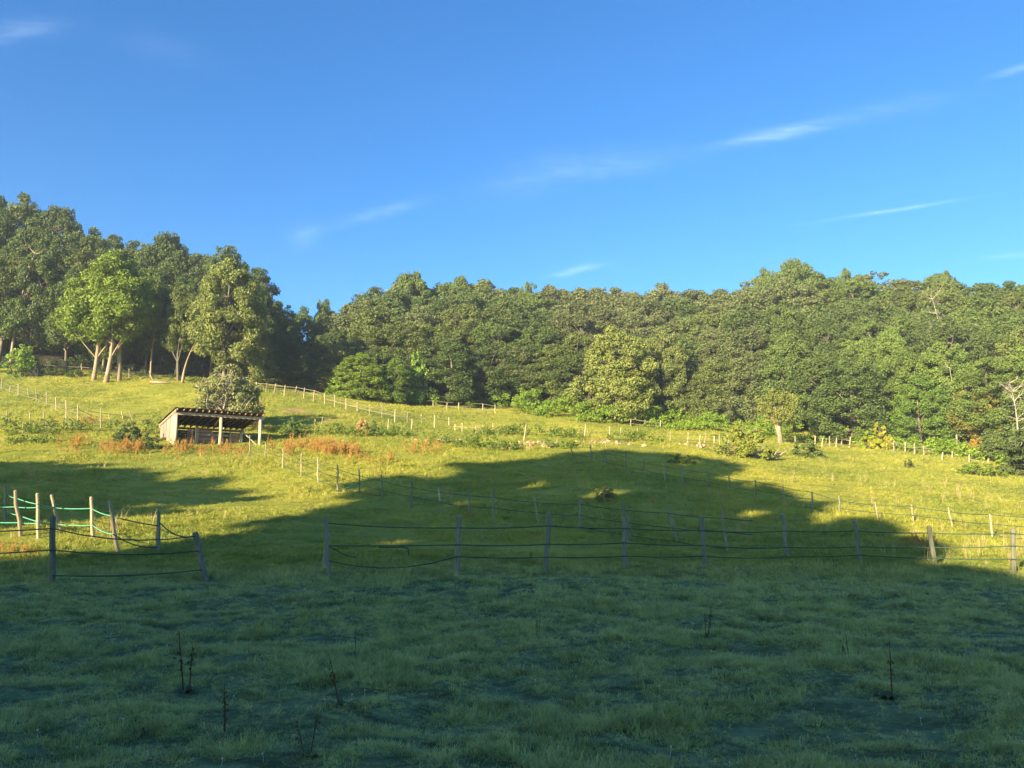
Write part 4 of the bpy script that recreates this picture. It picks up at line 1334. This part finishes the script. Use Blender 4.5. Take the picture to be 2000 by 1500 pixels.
# ------------------------------------------------------------------ docks and other weeds
def dock_mesh(seed, mat, h=0.9, stems=3, thick=1.0):
    r = np.random.default_rng(seed)
    mb = MB()
    cc = []; cr2 = []
    for s in range(stems):
        a = r.random() * 6.28
        lean = r.uniform(0.05, 0.35) * h
        hh = h * r.uniform(0.65, 1.1)
        p0 = np.array([0.03 * math.cos(a), 0.03 * math.sin(a), 0]); p2 = np.array([lean * math.cos(a), lean * math.sin(a), hh])
        p = bez(p0, (p0 + p2) / 2 + np.array([0, 0, 0.05]), p2, 6)
        mb.tube(p, np.linspace(0.008, 0.003, 6) * thick, 4, cap=False)
        for k in range(9):
            t = r.uniform(0.42, 1.0)
            cc.append(p[0] + (p[-1] - p[0]) * t + np.append(r.normal(size=2) * 0.03 * h, 0)); cr2.append((0.030 if thick > 1.5 else 0.020) * h * (1.3 - 0.6 * t))
    LV, LF = leaf_cloud(cc, cr2, 9, (0.034 if thick > 1.5 else 0.016) * thick ** 0.5, seed + 3, flat=1.8)
    mb.add(LV, LF)
    return mb.mesh('dock', mat)


docks = src_collection('dock_src', [dock_mesh(600 + i, M_DOCK, 0.85, 4, 1.6) for i in range(4)])
P = []
for px, py, wx, n in [(232, 880, 34, 60), (262, 878, 20, 40), (150, 870, 16, 26), (135, 885, 20, 12), (365, 884, 26, 34), (340, 886, 14, 16), (445, 884, 16, 22), (470, 890, 20, 10), (600, 875, 22, 60), (632, 880, 22, 70), (655, 886, 22, 60),
                      (680, 888, 20, 36), (697, 898, 14, 18), (808, 882, 8, 18), (840, 884, 22, 18), (560, 884, 14, 20), (545, 880, 20, 16), (172, 826, 18, 20), (415, 885, 20, 10), (716, 858, 10, 8), (1040, 872, 8, 5), (1810, 1072, 70, 20),
                      (30, 1085, 50, 26), (740, 905, 25, 10), (1275, 995, 15, 3), (910, 1012, 4, 3)]:
    for q in range(int(n * 0.55)):
        h0 = hit(px + rng.normal() * wx * 0.75, py + rng.uniform(-8, 8))
        P.append((h0[0], h0[1], h0[2] - 0.03))
P = np.array(P)
S = rng.uniform(0.45, 1.0, len(P)) * np.clip(P[:, 1] / 40.0, 0.45, 1.1)
scatter('dock_weeds', 'rust-orange dock weeds gone to seed in patches on the slope', docks, 4, P, S, 0.12, 9)

dry = src_collection('dry_src', [tuft_mesh('stalk', 640 + i, 9, 0.55, 0.12, 0.012, M_STRAW, 0.25) for i in range(3)])
P = []
for q in range(1500):
    y = rng.uniform(18, 75) ; x = rng.uniform(-0.7, 0.7) * y
    if vnoise(x, y, 4.0, 44) + rng.normal() * 0.25 > 0.25:
        P.append((x, y, float(gfast(x, y))))
P = np.array(P)
scatter('dry_stalks', 'thin straw-coloured grass stalks scattered over the slope', dry, 3, P, rng.uniform(0.5, 1.1, len(P)), 0.12, 10)

mbs = []
for i in range(2):
    mb = MB()
    LV, LF = leaf_cloud([(0, 0, 0.05)], [0.006], 14, 0.007, 700 + i, flat=1)
    mb.add(LV, LF); mb.tube([(0, 0, 0), (0.005, 0, 0.05)], 0.0012, 3, cap=False)
    mbs.append(mb.mesh('clover', mat_plain('clover_white', (0.62, 0.62, 0.55) if i == 0 else (0.6, 0.52, 0.05), 0.8)))
clov = src_collection('clover_src', mbs)
P = []
for q in range(260):
    y = rng.uniform(4.2, 11); x = rng.uniform(-0.75, 0.75) * y
    P.append((x, y, float(gfast(x, y)) + 0.01))
scatter('clover_flowers', 'tiny white and yellow clover heads dotted in the near grass', clov, 2, np.array(P), rng.uniform(0.7, 1.3, len(P)), 0.1, 11)

# single dark docks in the near paddock
DOCK = [dock_mesh(660 + i, M_DOCK_DARK, 0.5, 1 + (i % 3), 0.8) for i in range(5)]
for px, py, h, v, lab in [(1380, 1248, 0.6, 2, 'dark brown forked dock plant, the boldest in the near paddock'),
                          (365, 1355, 0.85, 2, 'tall brown dock plant with wide leaves over a dark hollow'),
                          (668, 1382, 0.75, 0, 'slender single dock stalk with a drooping brown head'),
                          (692, 1280, 0.5, 3, 'thin pair of dock stems behind the slender single stalk'),
                          (697, 1185, 0.45, 0, 'small dark dock stalk near the fence gap'),
                          (1735, 1365, 0.85, 3, 'straight thin dock stem beside a ragged weed'),
                          (1660, 1290, 0.5, 1, 'bent dark weed stalk between the forked dock and the fence'),
                          (440, 1440, 0.6, 4, 'brown ragged dock low by the bottom of the shaded grass'),
                          (600, 1485, 0.5, 4, 'leafy weed with brown stems at the bottom edge'),
                          (893, 1200, 0.35, 0, 'short dock stalk alone in the middle of the paddock'),
                          (1225, 1170, 0.35, 3, 'short dock stalk under the fourth near fence post'),
                          (1050, 1240, 0.4, 2, 'faint clump of thin dock stems halfway over the paddock'),
                          (1630, 1120, 0.6, 1, 'reddish dock stems against the near fence ropes'),
                          (1035, 1098, 0.5, 2, 'reddish dock clump between two near fence posts')]:
    p = hit(px, py)
    t = thing('dock_plant', lab, 'plant', (p[0], p[1], p[2] - 0.02), rng.uniform(0, 6.28))
    t.scale = (h / 0.5 * 0.62,) * 3
    link('stalk', DOCK[v], t)
    mb = MB()
    for q in range(9):
        a = q * 0.75 + rng.random(); L = rng.uniform(0.09, 0.17); wd = L * 0.16
        c_, s_ = math.cos(a), math.sin(a)
        V = []
        for k, (u, zz, ww) in enumerate([(0.05, 0.0, 0.3), (0.4, 0.07, 1.0), (0.75, 0.09, 0.9), (1.0, 0.05, 0.1)]):
            V += [(c_ * L * u - s_ * wd * ww, s_ * L * u + c_ * wd * ww, zz * L * 5), (c_ * L * u + s_ * wd * ww, s_ * L * u - c_ * wd * ww, zz * L * 5)]
        mb.add(V, [(0, 1, 3, 2), (2, 3, 5, 4), (4, 5, 7, 6)])
    link('rosette', mb.mesh('rosette', M_ROSETTE), t)

# ------------------------------------------------------------------ the trees behind the camera whose shade lies over the paddocks
S2 = np.array([math.sin(SUN_A), math.cos(SUN_A)]); PERP = np.array([math.cos(SUN_A), -math.sin(SUN_A)])
W0C = -26.0


def shade_uh(px, py):
    p = hit(px, py)
    return (float(p[:2] @ PERP), float(p[2] + (p[:2] @ S2 - W0C) * math.tan(SUN_E)))


main_edge = [(200, 1118), (330, 1080), (420, 1052), (480, 1030), (560, 1004), (620, 985), (700, 955), (740, 932), (830, 940), (900, 914), (1000, 907), (1080, 900), (1120, 888), (1210, 885), (1300, 890), (1400, 905), (1430, 925),
             (1480, 958), (1560, 1000), (1620, 1012), (1700, 1028), (1760, 1045), (1820, 1070), (1900, 1100), (1990, 1120)]
blob_edge = [(-150, 905), (0, 911), (150, 911), (290, 914), (340, 925), (390, 942), (428, 963), (380, 985), (300, 1003), (200, 1018), (60, 1026), (-150, 1035)]
pm = [shade_uh(*q) for q in main_edge]
pb = [shade_uh(*q) for q in blob_edge]
print('main', [(round(a, 1), round(b, 1)) for a, b in pm]); print('blob', [(round(a, 1), round(b, 1)) for a, b in pb])
poly_m = [(pm[0][0] + 0.3, -1)] + pm + [(pm[-1][0] + 6, pm[-1][1] - 1), (34, 9), (34, -1)]
poly_b = pb


def inside(poly, u, h):
    c = np.zeros(len(u), bool)
    n = len(poly)
    for i in range(n):
        x0, y0 = poly[i]; x1, y1 = poly[(i + 1) % n]
        if y0 == y1: continue
        cond = ((y0 > h) != (y1 > h)) & (u < (x1 - x0) * (h - y0) / (y1 - y0) + x0)
        c ^= cond
    return c


def shade_trees(poly, umin, umax, hmax, trunks, labels, seed):
    r = np.random.default_rng(seed)
    st = 0.265
    u, h = np.meshgrid(np.arange(umin, umax, st), np.arange(0, hmax, st))
    u = u.ravel() + r.uniform(-st, st, u.size) * 0.6; h = h.ravel() + r.uniform(-st, st, h.size) * 0.6
    k = inside(poly, u + 1.3 * vnoise(u, h, 2.0, 91) + 0.5 * vnoise(u, h, 0.7, 93), h + 1.2 * vnoise(u, h, 2.1, 92) + 0.45 * vnoise(u, h, 0.6, 94))
    for (cu, ch, ru, rh) in LIT:
        k &= ((u - cu) / ru) ** 2 + ((h - ch) / rh) ** 2 > 1
    u, h = u[k], h[k]
    own = np.argmin(np.abs(u[:, None] - np.array(trunks)[None, :]), axis=1)
    for i, tu in enumerate(trunks):
        m = own == i
        if m.sum() < 5: continue
        off = r.normal(size=m.sum()) * 0.9
        base = PERP * tu + S2 * W0C
        zb = gz(base[0], base[1])
        t = thing('shade_tree', labels[i], 'tree', (base[0], base[1], zb), 0, 'trees behind the viewer that shade the paddock')
        w = W0C + off
        x = PERP[0] * u[m] + S2[0] * w - base[0]; y = PERP[1] * u[m] + S2[1] * w - base[1]
        z = h[m] - off * math.tan(SUN_E) - zb
        C = np.stack([x, y, z], 1)
        LV, LF = leaf_cloud(C, r.uniform(0.35, 0.6, len(C)), 27, 0.55, seed + i)
        o = link('crown', mesh_arrays('crown', LV, LF, M_LEAF), t); o.color = (*MIDG, 1)
        top = float(z.max()) * 0.8
        mb = MB()
        trk = bez(np.array([0, 0, -0.5]), np.array([0.2, 0, top * 0.5]), np.array([float(x.mean()) * 0.6, float(y.mean()) * 0.6, top]), 8)
        mb.tube(trk, np.linspace(0.35, 0.08, 8), 8)
        for q in range(12):
            e = C[r.integers(len(C))]
            s = trk[int(r.integers(4, 8))]
            mb.tube(bez(s, (s + e) / 2, e, 5), np.linspace(0.12, 0.03, 5), 5, cap=False)
        link('trunk', mb.mesh('trunk', M_BARK, True), t)


LIT = []
for px, py, wx, wy in [(1185, 966, 52, 11), (1052, 951, 20, 4), (1480, 1004, 24, 5), (1350, 905, 20, 5), (790, 1058, 20, 4), (905, 986, 12, 4)]:
    c0 = shade_uh(px, py); c1 = shade_uh(px + wx, py); c2 = shade_uh(px, py - wy); c3 = shade_uh(px, py + wy)
    LIT.append((c0[0], c0[1], 0.4 + abs(c1[0] - c0[0]) * 0.6, 0.5 + abs(c2[1] - c3[1]) * 0.35))
shade_trees(poly_m, -34, 34, 30, [-14.5, -8.5, -2.0, 5.0, 12.0, 20.0, 28.0],
            ['tallest shade tree behind the viewer, throwing the long lobe of shadow', 'shade tree behind the viewer, second from the tallest', 'shade tree straight behind the viewer',
             'lower shade tree behind the viewer past the middle one', 'dense low shade tree fifth in the line behind the viewer', 'dense low shade tree sixth in the line behind the viewer', 'last shade tree of the line behind the viewer'], 801)
shade_trees(poly_b, -70, -25, 20, [-55, -44, -36], ['outermost shade tree of the pair-like group beside the gap', 'middle shade tree throwing the rounded shadow on the rise', 'shade tree whose crown edge rounds off the shadow'], 851)

# ------------------------------------------------------------------ haze
HAZE = 0.0005
if HAZE > 0:
    m = bpy.data.materials.new('haze'); m.use_nodes = True; m.node_tree.nodes.clear()
    N = NT(m.node_tree)
    pv = N.n('ShaderNodeVolumePrincipled')
    pv.inputs['Color'].default_value = (0.72, 0.86, 1.0, 1)
    pv.inputs['Density'].default_value = HAZE
    pv.inputs['Anisotropy'].default_value = 0.0
    oo = N.n('ShaderNodeOutputMaterial'); N.l(pv.outputs[0], oo.inputs['Volume'])
    mb = MB(); mb.box((0, 430, 26), (3060, 4000, 62))
    o = link('haze', mb.mesh('haze', m))
    tag(o, 'thin morning haze over the valley', None, kind='stuff')
